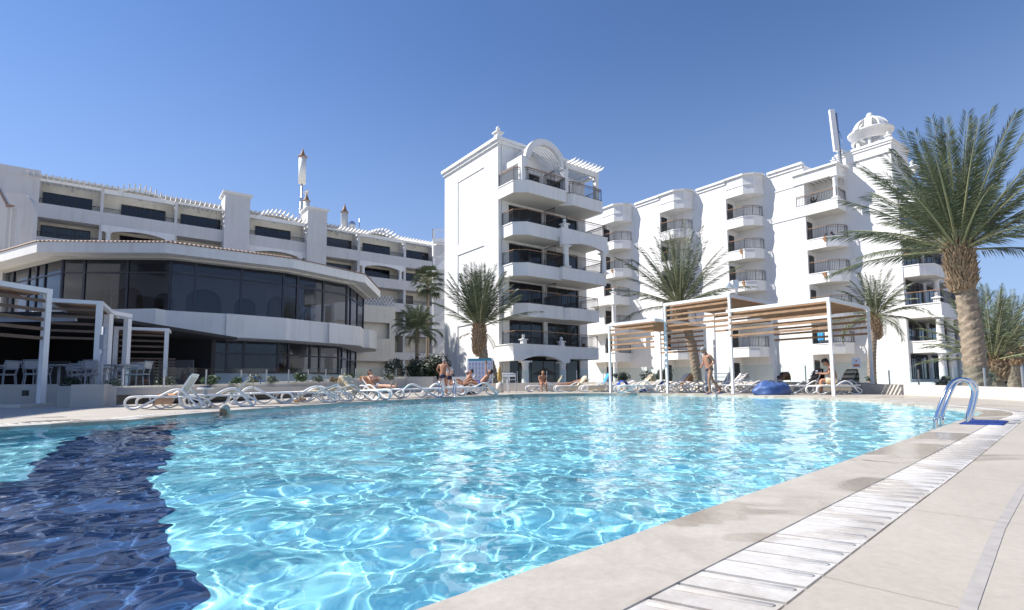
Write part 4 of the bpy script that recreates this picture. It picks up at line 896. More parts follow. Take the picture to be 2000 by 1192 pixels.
for i, (x, y) in enumerate(spots):
    tb = dining_table(x, y); tb['label'] = 'square white dining table '+wh[i]
    for j, (dx, dy, r) in enumerate(((-.75, 0, pi/2), (.75, .05, -pi/2), (0, -.75, pi), (.05, .75, 0))):
        c = dc if first else copy_tree(dc); first = False
        c.location = (x+dx, y+dy, .5); c.rotation_euler = (0, 0, r+random.uniform(-.2, .2))
        c['label'] = 'white dining chair, '+['window', 'pool', 'front', 'rear'][j]+' side of the table '+wh[i]
# ================================================================ foliage
GREEN = mat('palm_leaf', (.135, .155, .085), .5, var=.45, vscale=1.2, spec=.4, var2=(.05, .075, .04))
GREENP = mat('palm_leaf_pale', (.15, .18, .10), .5, var=.45, vscale=1.2, spec=.4, var2=(.08, .11, .055))
STRAW = mat('straw_leaf', (.34, .27, .16), .7, var=.3, vscale=3)
BARK = mat('palm_bark', (.34, .27, .20), .9, var=.45, vscale=7, bump=.8, bscale=14)
BOOT = mat('palm_boot', (.40, .28, .17), .85, var=.5, vscale=9, bump=.5)
def frond(g, gs_, base, az, el, Ln, droop, leaf=.5, n=46, wid=.03, twist=0.):
    d = Vector((cos(az)*cos(el), sin(az)*cos(el), sin(el))); side = Vector((-sin(az), cos(az), 0)); p = Vector(base); P = []; seg = 14; a = el
    for i in range(seg+1):
        P.append((p.copy(), d.copy())); a -= droop*(i/seg)**1.3/seg*2
        d = Vector((cos(az)*cos(a), sin(az)*cos(a), sin(a))); p = p+d*(Ln/seg)
    gs_.tube([q[0] for q in P], .02, 4, rs=[max(.006, .035*Ln/3*(1-i/seg*.9)) for i in range(seg+1)])
    for i in range(n):
        t_ = .14+.86*i/n; f_ = t_*seg; k = min(int(f_), seg-1); fr_ = f_-k
        c = P[k][0].lerp(P[k+1][0], fr_); dd = P[k][1]; upv = side.cross(dd).normalized()
        ln = leaf*(.35+.65*math.sin(pi*min(1, (t_*.86+.12)))**.7)*random.uniform(.85, 1.1)
        for s_ in (-1, 1):
            fw = .95+.75*t_
            ld = (side*s_*1.0+dd*fw+upv*(.45+random.uniform(-.25, .25))).normalized()
            wv = dd.cross(ld).normalized()*0+dd*wid*.5+upv*wid*.5*s_*random.uniform(-.6, .6)
            m_ = c+ld*ln*.45; tip = c+ld*ln+Vector((0, 0, -.12*ln))
            g.add([c, m_-wv, tip, m_+wv], [(0, 1, 2, 3)])
def date_palm(name, label, base, th, tr, crown_r, nf, spread, seed, boots=(1.0, 1.5), leafmat=GREEN, leaf=.5, n=46, wid=.03, lean=(0, 0), el0=-.25, straw=3, droop=1.0, azs=None, cat='palm tree', nb=160, group=None, twin=None):
    random.seed(seed); T_ = thing(name, label, cat, base, 0, group)
    # trunk with a pattern of old leaf scars
    def trunk(g, x0, y0, hh, r0):
        rings = int(hh/.04)+2; N = 44; vs = []
        for j in range(rings):
            z = hh*j/(rings-1); q = z/hh
            for i in range(N):
                a = 2*pi*i/N; ph = (z/.26+i*4/N)+.12*noise.noise(Vector((cos(a)*2, sin(a)*2, z*2))); tri = ph % 1; ph2 = (z/.26-i*4/N); tri2 = ph2 % 1
                r = r0*(1.05-.18*q)*(1+.20*(tri*tri2)**.8-.05+.04*noise.noise(Vector((cos(a)*3, sin(a)*3, z*5))))*(1+.08*math.exp(-z*2.5))
                vs.append((x0+lean[0]*q*q+r*cos(a), y0+lean[1]*q*q+r*sin(a), z))
        g.add(vs, [(j*N+i, j*N+(i+1) % N, (j+1)*N+(i+1) % N, (j+1)*N+i) for j in range(rings-1) for i in range(N)], 0, True)
    g = G(); trunk(g, 0, 0, th, tr)
    if twin: trunk(g, twin[0], twin[1], twin[2], tr*.9)
    g.build('trunk', BARK, T_, weld=False)
    g = G(); bh = boots[0]*1.0
    for i in range(nb):
        a = i*2.399963; q = i/nb; z = th-bh*.95+bh*1.15*q; r = tr*(.95+(boots[1]-1)*math.sin(pi*min(1, q*.8+.12)))
        c = Vector((lean[0]+r*cos(a), lean[1]+r*sin(a), z)); o_ = Vector((cos(a), sin(a), 0)); e_ = random.uniform(.8, 1.25)
        d = (o_*random.uniform(.15, .75)+Vector((random.uniform(-.15, .15), random.uniform(-.15, .15), 1))).normalized(); sd = Vector((-sin(a), cos(a), 0)); l_ = tr*random.uniform(.6, 1.1)*e_; w_ = tr*(.17 if nb < 200 else .12)
        g.add([c-sd*w_-o_*tr*.3, c+sd*w_-o_*tr*.3, c+sd*w_*.9+o_*.03, c-sd*w_*.9+o_*.03, c+d*l_-sd*w_*.6, c+d*l_+sd*w_*.6, c+d*l_*.95+sd*w_*.5+o_*.07*tr, c+d*l_*.95-sd*w_*.5+o_*.07*tr],
              [(0, 3, 2, 1), (4, 5, 6, 7), (0, 1, 5, 4), (1, 2, 6, 5), (2, 3, 7, 6), (3, 0, 4, 7)])
    g.lathe([(tr*.8, th-bh), (tr*boots[1]*.95, th-bh*.5), (tr*1.2, th), (tr*.5, th+.25), (0, th+.4)], (lean[0], lean[1], 0), 18)
    g.build('leaf_stubs', BOOT, T_, weld=False)
    g = G(); gs_ = G(); gd = G()
    top = Vector((lean[0], lean[1], th))
    for i in range(nf):
        q = (i+.5)/nf; a = i*2.399963+random.uniform(-.2, .2); e = el0+(pi/2*.97-el0)*q**spread+random.uniform(-.07, .07)
        if azs: a = azs(a, e)
        Lf = crown_r*random.uniform(.85, 1.08)*(1.0 if e > .3 else .93)
        rb = top+Vector((cos(a), sin(a), 0))*tr*.55+Vector((0, 0, .15+.25*q))
        frond(g, gs_, rb, a, e, Lf, droop*(1.15-.6*e), leaf, n, wid)
    g.build('crown', leafmat, T_, norm=False); gs_.build('leaf_ribs', mat('palm_rib', (.26, .27, .15), .6), T_, norm=False)
    if straw:
        gst = G(); g2 = G()
        for i in range(straw): a = i*2.4+1; frond(g2, gst, top+Vector((cos(a), sin(a), 0))*tr*.9-Vector((0, 0, .1)), a, -.3, crown_r*.5, 1.4, leaf*.6, 20, wid)
        g2.build('dry_fronds', STRAW, T_, norm=False)
    return T_
# the big date palm at the right
b_ = at(1908, 752, 16.5)
date_palm('date_palm', 'largest date palm with a thick scarred trunk behind the pool ladder', (b_.x, b_.y, .3), 4.15, .285, 3.75, 62, .72, 11, boots=(1.2, 1.12), leaf=.66, n=78, wid=.032, lean=(-.22, 0), el0=.0, straw=0, droop=.55, nb=420)
# palm before the end wall
b_ = at(948, 748, 36.8)
date_palm('date_palm', 'twin-trunk date palm in front of the blank sunlit end wall', (b_.x, b_.y, .1), 4.3, .33, 4.0, 50, .5, 4, boots=(1.9, 1.4), leaf=.75, n=48, wid=.05, lean=(-.4, 0), el0=.3, straw=2, droop=.5, nb=150, twin=(.65, .1, 2.3))
b_ = at(1362, 748, 36)
date_palm('date_palm', 'tall date palm with spreading fronds rising behind the middle pergola', (b_.x, b_.y, .1), 5.6, .30, 5.0, 44, .75, 21, boots=(1.6, 1.5), leaf=.7, n=50, wid=.045, lean=(-1.0, 0), el0=.0, straw=0, droop=.65, nb=140)
b_ = at(1704, 755, 40)
date_palm('date_palm', 'slender palm with drooping grey-green fronds against the white corner wall', (b_.x, b_.y, .1), 5.2, .27, 3.3, 44, .8, 33, boots=(1.6, 1.45), leafmat=GREEN, leaf=.6, n=44, wid=.045, lean=(.55, 0), el0=-.35, straw=2, droop=1.35, nb=110)
for (u, Y, th_, r_, nf_, sd, lb, eb, dr) in ((1945, 24, 1.3, 3.2, 40, 5, 'squat palm with stubby boots behind the glass fence', .1, .7), (1983, 30, 2.2, 3.2, 34, 8, 'dark-trunked palm behind the squat palm at the picture edge', .0, .9), (1912, 44, 5.2, 2.6, 26, 9, 'thin distant palm showing beside the big trunk', -.1, 1.)):
    b_ = at(u, 752, Y); date_palm('date_palm', lb, (b_.x, b_.y, .0), th_, .3, r_, nf_, .8, sd, boots=(.9, 1.6), leaf=.55, n=34, wid=.045, el0=eb, straw=0, droop=dr, nb=70)
b_ = at(814, 745, 46); date_palm('feather_palm', 'drooping feathery palm in front of the shaded wing ground floor', (b_.x, b_.y, 1.2), 3.8, .16, 2.3, 34, .75, 14, boots=(.4, 1.2), leafmat=GREENP, leaf=.9, n=40, wid=.05, el0=-.2, straw=0, droop=2.0, nb=20)
# fan palm by the stair
b_ = at(835, 700, 52); FP = thing('fan_palm', 'tall fan palm with round leaf fans beside the steel stair', 'palm tree', (b_.x, b_.y, 0)); random.seed(3)
g = G(); g.lathe([(.2, 0), (.16, 4), (.15, 10.6)], n=12); g.build('trunk', BARK, FP); g = G(); gr = G()
for i in range(42):
    a = i*2.4; e = -1.0+2.2*(i/42)**.8; l_ = random.uniform(.8, 1.3); d = Vector((cos(a)*cos(e), sin(a)*cos(e), sin(e))); c = Vector((0, 0, 10.7))+d*l_; gr.tube([(0, 0, 10.7), tuple(c)], .03, 4)
    s_ = Vector((-sin(a), cos(a), 0)); u_ = s_.cross(d)
    for j in range(13):
        t_ = -1.25+2.5*j/12; dd = (d*cos(t_)+s_*sin(t_)+u_*random.uniform(-.15, .15)).normalized(); ln = random.uniform(.7, .95); wv = d.cross(dd).cross(dd)*0+s_*cos(t_)*.07-d*sin(t_)*.07
        tip = c+dd*ln+Vector((0, 0, -.25*ln)); m_ = c+dd*ln*.5; g.add([c, m_-wv, tip, m_+wv], [(0, 1, 2, 3)])
g.build('crown', GREEN, FP, norm=False); gr.build('leaf_stalks', MATS['palm_rib'], FP, norm=False)
def bush(name, label, loc, r, n, leaf, m, seed, h=1., stem=True, group=None):
    random.seed(seed); T_ = thing(name, label, 'bush' if r > .6 else 'plant', loc, 0, group); g = G(); lobes = [(Vector((random.gauss(0, .42), random.gauss(0, .42), random.uniform(.3, 1.35)*h))*r, random.uniform(.35, .6)*r) for _ in range(16)]
    for i in range(n):
        c, rr = random.choice(lobes); d = Vector((random.gauss(0, 1), random.gauss(0, 1), random.gauss(0, 1))).normalized(); p = c+d*rr*random.uniform(.6, 1.05)
        if p.z < .03: continue
        a = Vector((random.gauss(0, 1), random.gauss(0, 1), random.gauss(0, .6))).normalized(); b2 = a.cross(d).normalized(); l_ = leaf*random.uniform(.6, 1.3)
        g.add([p-a*l_*.5, p+b2*l_*.25, p+a*l_*.5, p-b2*l_*.25], [(0, 1, 2, 3)])
    g.build('foliage', m, T_, norm=False); g = G()
    for i in range(5): c, rr = lobes[i]; g.tube([(0, 0, 0), tuple(c*.5), tuple(c)], .02*max(1, r), 5)
    g.build('stem', BARK, T_, norm=False); return T_
DGR = mat('dark_leaf', (.035, .055, .025), .5, var=.5, vscale=3); MGR = mat('mid_leaf', (.10, .15, .06), .55, var=.4, vscale=4); GGR = mat('grey_leaf', (.20, .23, .17), .6, var=.3, vscale=4)
p = at(836, 760, 37.5); bush('round_bush', 'big round dark green bush at the foot of the end wall', (p.x, p.y, .2), 1.55, 5200, .2, DGR, 2, 1.05)
for i, (u, v_, Y, r_, m, lb) in enumerate(((135, 757, 13.2, .26, DGR, 'dark shrub growing in the square planter box'), (322, 752, 16.6, .26, DGR, 'narrow dark shrub at the end of the slatted screen'), (225, 752, 15.4, .2, GGR, 'grey shrub in front of the slatted timber screen'), (410, 750, 18., .28, MGR, 'light green shrub growing above the wall behind the raised lounger'), (462, 748, 19., .2, MGR, 'low green plant near the blue framed opening'), (495, 746, 19.6, .3, GGR, 'feathery plant inside the blue frame shape'), (530, 746, 21, .25, GGR, 'purple grey plant in the terrace bed'), (590, 744, 22.5, .33, MGR, 'bright green bush above the wall over the reclined loungers'), (622, 745, 23.5, .28, GGR, 'dusty grey plant beside the bright green bush'), (652, 745, 24., .22, STRAW, 'dry straw-coloured tuft in the terrace bed'), (680, 742, 26., .32, MGR, 'green plant behind the towel-draped lounger'), (760, 741, 29, .32, GGR, 'pale plant behind the reclining man'), (1215, 742, 35, .5, DGR, 'dark shrub behind the glass near the far pergola post'), (1300, 740, 33., .7, DGR, 'wide dark shrub behind the glass under the middle pergola'), (1270, 742, 34, .6, DGR, 'second dark shrub beside the wide one behind the glass'), (1700, 745, 26, .3, GGR, 'grey plant behind the fence glass by the small sign'), (1850, 752, 19, .35, GGR, 'spiky plant behind the fence at the portico'), (1925, 745, 21., .45, GGR, 'silvery shrub at the foot of the squat palm'))):
    p = at(u, v_, Y); r_ *= .8; bush('shrub', lb, (p.x, p.y, p.z-r_*.2), r_, 900 if r_ > .25 else 600, .09 if r_ < .4 else .13, m, 40+i, .8)

p = at(492, 745, 18.9); g = G(); g.tube([(-.3, 0, 0), (-.33, 0, .16), (0, 0, .27), (.33, 0, .16), (.3, 0, 0)], .018, 6); o = g.build('blue_frame', mat('blue_paint', (.03, .08, .30), .5)); o.location = (p.x, p.y, .6); tag(o, 'small blue house-shaped tube frame standing in the terrace bed', 'frame')
# ================================================================ loungers
def spath(P, n=5):
    "Catmull-Rom through points"
    P = [Vector(p) for p in P]; out = []
    for i in range(len(P)-1):
        a = P[max(i-1, 0)]; b_ = P[i]; c = P[i+1]; d = P[min(i+2, len(P)-1)]
        for j in range(n):
            t_ = j/n; out.append(.5*((2*b_)+(c-a)*t_+(2*a-5*b_+4*c-d)*t_*t_+(3*b_-a-3*c+d)*t_**3))
    return out+[P[-1]]
def make_lounger(back):
    T_ = thing('sun_lounger', '', 'sun lounger', (0, 0, 0), 0, 'white plastic sun loungers round the pool')
    ba = rad(back); hx, hz = .26, .35; bl = .68
    for s_ in (-1, 1):
        y = .32*s_
        pts = [(.30, y, .33), (-.2, y, .34), (-.70, y, .345), (-.88, y, .31), (-.955, y, .2), (-.90, y, .07), (-.74, y, .028), (-.58, y, .08), (-.25, y, .27), (.02, y, .44), (.22, y, .52), (.38, y, .50), (.52, y, .38), (.66, y, .20), (.80, y, .07)]
        g = G(); g.tube(spath(pts, 4), .031, 8); g.build('side_frame', PLAST, T_)
        pts = [(.30, y, .33), (.62, y, .30), (.86, y, .20), (.88, y, .09), (.78, y, .028), (.55, y, .028), (.38, y, .12), (.32, y, .3)]
        g = G(); g.tube(spath(pts, 4), .024, 8); g.build('rear_leg', PLAST, T_)
        pts = [(-.40, y*.82, .32), (-.30, y*.82, .12), (-.12, y*.82, .03), (.10, y*.82, .12), (.2, y*.82, .32)]
        g = G(); g.tube(spath(pts, 3), .02, 6); g.build('middle_leg', PLAST, T_)
    g = G(); g.box(-.82, -.76, -.29, .29, .325, .36); g.box(.24, .29, -.29, .29, .325, .36); g.box(-.76, .24, -.29, -.24, .325, .36); g.box(-.76, .24, .24, .29, .325, .36)
    st = g.build('seat', PLAST, T_); g = G(); g.box(-.76, .24, -.24, .24, .335, .35); g.build('seat_sling', PLASTD, st)
    g = G(); c_, s2 = cos(ba), sin(ba)
    def bx_(a0, a1, y0, y1, t0, t1):
        vs = []
        for t_ in (t0, t1):
            for (a, y) in ((a0, y0), (a1, y0), (a1, y1), (a0, y1)): vs.append((hx+a*c_-t_*s2, y, hz+a*s2+t_*c_))
        g.add(vs, [(0, 3, 2, 1), (4, 5, 6, 7), (0, 1, 5, 4), (1, 2, 6, 5), (2, 3, 7, 6), (3, 0, 4, 7)])
    bx_(.03, bl-.08, -.29, -.22, -.015, .02); bx_(.03, bl-.08, .22, .29, -.015, .02); bx_(0, .04, -.24, .24, -.015, .02); bx_(bl-.09, bl, -.24, .24, -.018, .022)
    arcp = [(hx+(bl-.08+.07*math.sin(pi*j/8))*c_, -.255+.51*j/8, hz+(bl-.08+.07*math.sin(pi*j/8))*s2) for j in range(9)]
    g.tube(arcp, .026, 6); bk = g.build('backrest', PLAST, T_); g = G(); bx_(.04, bl-.09, -.22, .22, -.003, .008); g.build('back_sling', PLASTD, bk)
    return T_
protos = {}
def lounger(u, v, yaw, back, label, sc=None):
    p = on(u, v); s_ = sc or (.74+.26*min(1, max(0, (p.y-10)/14)))
    if back not in protos: T_ = protos[back] = make_lounger(back)
    else: T_ = copy_tree(protos[back])
    T_.location = (p.x, p.y, deckz(p.y)+.003); T_.rotation_euler = (0, 0, rad(yaw)); T_.scale = (s_,)*3; T_['label'] = label; return T_
def cloth(T_, name, label, cat, path, w0, w1, m, seed=0, thick=.012, fold=.015, group=None):
    "towel laid along a path of (x, z) in the lounger's frame"
    random.seed(seed); P = spath([(x, 0, z) for x, z in path], 5); N = 12; vs = []
    for k, p in enumerate(P):
        for j in range(N+1):
            t_ = j/N; y = w0+(w1-w0)*t_; q = noise.noise(Vector((k*.35+seed*3, t_*4, seed)))*fold
            e = .04 if (abs(y) > .33) else 0
            vs.append((p.x+q*.8+noise.noise(Vector((seed, t_*3, 5)))*.04, y+noise.noise(Vector((k*.4, seed, 1)))*.015, p.z+abs(q)+.004-(max(0, abs(y)-.3)*2.2)))
    n_ = len(P); M = len(vs); fs = [(k*(N+1)+j, k*(N+1)+j+1, (k+1)*(N+1)+j+1, (k+1)*(N+1)+j) for k in range(n_-1) for j in range(N)]
    g = G(); g.add(vs, fs, 0, True); o = g.build(name, m, norm=False); md = o.modifiers.new('thick', 'SOLIDIFY'); md.thickness = thick; md.offset = 1
    o.location = T_.location; o.rotation_euler = T_.rotation_euler; o.scale = T_.scale; return tag(o, label, cat, group)
def towelm(name, c, c2=None, sc=None, axis='Y'):
    m = mat(name, c, .95, var=.12, vscale=12, bump=.6, bscale=90)
    if c2:
        t = m.node_tree; b = t.nodes['Principled BSDF']; tc = t.nodes.new('ShaderNodeTexCoord'); wv = t.nodes.new('ShaderNodeTexWave'); wv.bands_direction = axis; wv.inputs['Scale'].default_value = sc; wv.inputs['Distortion'].default_value = .4
        r = t.nodes.new('ShaderNodeValToRGB'); r.color_ramp.interpolation = 'CONSTANT'; r.color_ramp.elements[0].color = (*c, 1); r.color_ramp.elements[1].color = (*c2, 1); r.color_ramp.elements[1].position = .55
        t.links.new(tc.outputs['Object'], wv.inputs[0]); t.links.new(wv.outputs['Fac'], r.inputs[0]); t.links.new(r.outputs[0], b.inputs['Base Color'])
    return m
CRM = towelm('cream_towel', (.72, .60, .42)); ORG = towelm('apricot_towel', (.62, .36, .20)); YEL = towelm('straw_towel', (.62, .50, .24)); BLU = towelm('blue_striped_towel', (.02, .22, .50), (.10, .40, .62), 2.2)
BRN = towelm('brown_towel', (.34, .20, .10)); BLK = towelm('black_towel', (.012, .012, .018)); STR = towelm('olive_striped_towel', (.16, .14, .09), (.60, .55, .42), 1.6, 'Z'); WHT = towelm('white_towel', (.76, .73, .68)); NVY = towelm('navy_cloth', (.012, .03, .14)); TEAL = towelm('teal_cloth', (.03, .30, .36)); RYB = towelm('royal_blue_cloth', (.03, .08, .38))
def backpath(back, over=.0, drop=.25, start=-.1, bl=.68):
    ba = rad(back); hx, hz = .26, .35; P = []
    if start < .2: P += [(start, .362), (.18, .362)]
    for a in (.08, .3, .5, bl-.02): P.append((hx+a*cos(ba)-.025*sin(ba), hz+a*sin(ba)+.03*cos(ba)+.01))
    P.append((hx+(bl+.035)*cos(ba)+.02, hz+(bl+.03)*sin(ba)+.01))
    if drop: P.append((hx+(bl+.02)*cos(ba)+.07, hz+bl*sin(ba)-drop*.5)); P.append((hx+bl*cos(ba)+.08, hz+bl*sin(ba)-drop))
    return P
Ls = {}
def LL(k, *a, **kw): Ls[k] = lounger(*a, **kw); return Ls[k]
LL(1, 332, 799.5, 12, 60, 'empty sun lounger with raised back and apricot towel over its arm, nearest the dark lane')
LL(2, 432, 795.5, 25, 45, 'sun lounger with straw-coloured towel hung over its half raised back')
LL(3, 508, 789.5, 205, 0, 'bare flat sun lounger just past the swimmer')
LL(4, 604, 787, 8, 20, 'reclined sun lounger with a brown bag underneath')
LL(5, 640, 784, 8, 20, 'reclined sun lounger with crumpled towel, right behind the one over the brown bag', .82)
LL(6, 708, 782.5, 158, 45, 'sun lounger with a cream towel draped over its back beside the reclining man')
LL(7, 742, 779, 148, 45, 'sun lounger under the reclining man in patterned shorts')
LL(8, 818, 777, 192, 0, 'flat white sun lounger with a teal cloth beyond it, near the far ladder')
LL(9, 866, 774, 192, 0, 'flat white sun lounger right behind the far pool ladder')
LL(10, 933, 772, 6, 45, 'sun lounger under the sunbather with blue trunks and raised arms')
LL(11, 905, 769, 6, 60, 'white sun lounger behind the sunbather holding up a phone')
LL(12, 1060, 765.5, 6, 0, 'low flat sun lounger the woman sits sideways on')
LL(13, 1080, 764, 6, 60, 'sun lounger with cream back raised high beside the sitting woman')
LL(14, 1117, 765.8, 4, 45, 'sun lounger under the person lying face down in black')
LL(15, 1168, 766, 6, 60, 'sun lounger with a striped blue towel over its raised back')
LL(16, 1243, 768, 6, 45, 'sun lounger covered full length by a cream towel between pergola posts')
LL(17, 1316, 767.6, 6, 45, 'sun lounger with an apricot and cream towel beside the tall pergola post')
LL(18, 1352, 766.6, 6, 0, 'flat empty sun lounger just before the walking man')
LL(19, 1385, 767.4, 4, 0, 'flat sun lounger hidden partly by the walking man legs')
LL(20, 1424, 768, 6, 45, 'sun lounger draped with a white towel behind the walking man')
LL(21, 1466, 768.5, 6, 0, 'flat sun lounger between the pergola post and the beanbag')
LL(22, 1504, 767, 10, 45, 'sun lounger with brown and black towels behind the blue beanbag')
LL(23, 1572, 770.5, 6, 60, 'sun lounger with black towel thrown over its raised back')
LL(24, 1630, 771, 6, 0, 'flat sun lounger the man with the cap sits on')
LL(25, 1640, 768.5, 8, 60, 'sun lounger with olive striped towel over its back behind the capped man')
LL(26, 1284, 766.4, 6, 0, 'flat lounger squeezed between the cream towelled one and the tall post')
LL(27, 1206, 765.6, 6, 20, 'partly reclined lounger just past the first pergola post')
LL(28, 1408, 766.2, 8, 60, 'raised bare lounger back showing behind the walking man rear leg')
cloth(Ls[1], 'towel', 'crumpled apricot towel hanging off the side of the empty raised lounger', 'towel', [(-.25, .37), (-.1, .40), (.05, .385), (.2, .40)], -.42, .2, ORG, 3, fold=.06)
cloth(Ls[2], 'towel', 'straw-coloured towel over the half raised lounger back behind the swimmer', 'towel', backpath(45, drop=.34, start=.0), -.30, .30, YEL, 4)
cloth(Ls[4], 'towel', 'thin cream towel spread on the reclined lounger over the brown bag', 'towel', [(-.5, .365), (-.2, .37), (.1, .37), (.3, .385), (.6, .49)], -.26, .26, CRM, 5, fold=.04)
cloth(Ls[5], 'towel', 'crumpled brown towel on the second reclined lounger', 'towel', [(-.5, .37), (-.2, .38), (.1, .37), (.35, .41), (.7, .53)], -.30, .26, YEL, 6, fold=.06)
cloth(Ls[6], 'towel', 'cream towel draped over the lounger back beside the reclining man', 'towel', backpath(45, drop=.2), -.34, .34, CRM, 7, fold=.03)
cloth(Ls[7], 'towel', 'apricot towel behind the reclining man back', 'towel', backpath(45, drop=.15, start=.0), -.28, .28, ORG, 8)
cloth(Ls[8], 'cloth', 'small teal cloth bundled on the flat lounger by the far ladder', 'cloth', [(.25, .37), (.35, .44), (.5, .45), (.6, .37)], -.15, .15, TEAL, 9, fold=.05)
cloth(Ls[10], 'towel', 'brown towel under the sunbather with raised arms', 'towel', backpath(45, drop=.1, start=-.6), -.27, .27, BRN, 10)
cloth(Ls[11], 'towel', 'white towel over the lounger back behind the dark-haired sunbather', 'towel', backpath(60, drop=.1), -.29, .29, WHT, 11)
cloth(Ls[13], 'towel', 'cream towel on the high raised back beside the sitting woman', 'towel', backpath(60, drop=.1), -.27, .27, CRM, 12)
cloth(Ls[14], 'towel', 'cream towel hanging from the lounger of the face-down person', 'towel', backpath(45, drop=.3, start=-.5), -.40, .28, CRM, 13, fold=.03)
cloth(Ls[15], 'towel', 'cream towel bunched on the seat of the lounger with the blue towel', 'towel', [(-.6, .365), (-.3, .40), (0, .38), (.3, .41)], -.42, .27, CRM, 14, fold=.06)
cloth(Ls[15], 'towel', 'striped blue towel hung over a raised lounger back', 'towel', backpath(60, drop=.5, start=.3), -.31, .31, BLU, 15)
cloth(Ls[16], 'towel', 'long cream towel covering seat and back between the pergola posts', 'towel', backpath(45, drop=.3, start=-.6), -.32, .30, CRM, 16, fold=.02)
cloth(Ls[16], 'bag', 'royal blue cloth bag at the foot of the cream towelled lounger', 'bag', [(-.85, .37), (-.75, .50), (-.55, .55), (-.4, .38)], -.16, .28, RYB, 17, fold=.07)
cloth(Ls[17], 'towel', 'apricot and cream towel on the lounger by the tall pergola post', 'towel', backpath(45, drop=.32, start=-.2), -.33, .30, ORG, 18)
cloth(Ls[17], 'towel', 'cream towel lying inside the apricot one', 'towel', [(x-.02, z+.03) for x, z in backpath(45, drop=0, start=-.1)], -.22, .24, WHT, 19)
cloth(Ls[17], 'cloth', 'rumpled navy and white clothes at the lounger foot by the tall post', 'clothes', [(-.65, .37), (-.5, .48), (-.35, .52), (-.2, .39)], -.2, .25, NVY, 20, fold=.08)
cloth(Ls[20], 'towel', 'white towel spread on the lounger behind the walking man', 'towel', backpath(45, drop=.2, start=-.4), -.31, .30, WHT, 21, fold=.03)
cloth(Ls[21], 'towel', 'thin cream towel on the flat lounger beside the beanbag', 'towel', [(-.6, .366), (-.2, .366), (.2, .37), (.6, .375)], -.25, .25, WHT, 22)
cloth(Ls[22], 'towel', 'brown towel over the lounger back behind the beanbag', 'towel', backpath(45, drop=.3, start=.1), -.32, .32, BRN, 23)
cloth(Ls[22], 'cloth', 'black cloth laid on top of the brown towel', 'cloth', [(.48, .62), (.6, .74), (.72, .86), (.82, .90)], -.22, .24, BLK, 24)
cloth(Ls[23], 'towel', 'black towel thrown over the raised lounger back next to the capped man', 'towel', backpath(60, drop=.4, start=.1), -.28, .16, BLK, 25, fold=.05)
cloth(Ls[24], 'towel', 'beige towel on the seat under the capped man', 'towel', [(-.7, .366), (-.3, .37), (.1, .366), (.45, .37)], -.40, .26, CRM, 26, fold=.03)
cloth(Ls[25], 'towel', 'olive and cream striped towel over a raised lounger back', 'towel', backpath(60, drop=.5, start=.2), -.31, .31, STR, 27)
# bags and beanbag
def blob(name, label, cat, loc, dims, m, seed, rz=0, flat=.35, n=22, sub=None):
    g = G(); vs = []; 
    for j in range(n+1):
        t_ = pi*j/n
        for i in range(2*n):
            a = pi*i/n; d = Vector((sin(t_)*cos(a), sin(t_)*sin(a), -cos(t_))); k = 1+.16*noise.noise(d*1.6+Vector((seed,)*3))+.09*noise.noise(d*4.5+Vector((seed,)*3))+.03*noise.noise(d*11+Vector((seed,)*3))+.025*abs(math.sin(a*4))*sin(t_)
            z = d.z*k*dims[2]/2; z = max(z, -dims[2]/2*flat)
            vs.append((d.x*k*dims[0]/2, d.y*k*dims[1]/2, z+dims[2]/2*flat))
    k = 2*n; g.add(vs, [(j*k+i, j*k+(i+1) % k, (j+1)*k+(i+1) % k, (j+1)*k+i) for j in range(n) for i in range(k)], 0, True)
    o = g.build(name, m); o.location = loc; o.rotation_euler = (0, 0, rz); return tag(o, label, cat)
p = on(1507, 771.5); bb = blob('beanbag', 'big slumped royal blue beanbag on the deck under the near pergola', 'beanbag', (p.x, p.y, deckz(p.y)), (1.3, .95, .82), mat('blue_vinyl', (.06, .12, .31), .45, var=.15, vscale=3), 3, .1, .25)
p = on(583, 786); blob('bag', 'brown patterned bag under the reclined lounger', 'bag', (p.x, p.y+.1, deckz(p.y)), (.36, .2, .22), BRN, 4)
p = on(1262, 767); blob('bag', 'navy bag on the deck under the cream towelled lounger', 'bag', (p.x, p.y, deckz(p.y)), (.7, .3, .3), NVY, 5)
p = on(918, 771.5); blob('bag', 'black bag lying under the sunbather lounger', 'bag', (p.x, p.y+.1, deckz(p.y)), (.5, .25, .24), BLK, 6)
# pedestal side table behind the first lounger
p = on(392, 797); T_ = thing('side_table', 'small round grey pedestal table between the first two loungers', 'table', (p.x, p.y+.15, deckz(p.y)))
GRP = mat('grey_plastic', (.40, .43, .50), .5); g = G(); g.lathe([(0, 0), (.13, 0), (.15, .06), (.12, .13), (.05, .18), (.045, .4), (0, .4)], n=14); g.build('pedestal', GRP, T_); g = G(); g.lathe([(0, .4), (.16, .4), (.17, .43), (0, .44)], n=18); g.build('tabletop', PLAST, T_)
g = G(); g.box(-.09, .09, -.06, .05, 0, .025); o = g.build('sunglasses_case', NVY); o.location = (p.x, p.y+.15, deckz(p.y)+.44); tag(o, 'dark flat item lying on the small pedestal table', 'case')

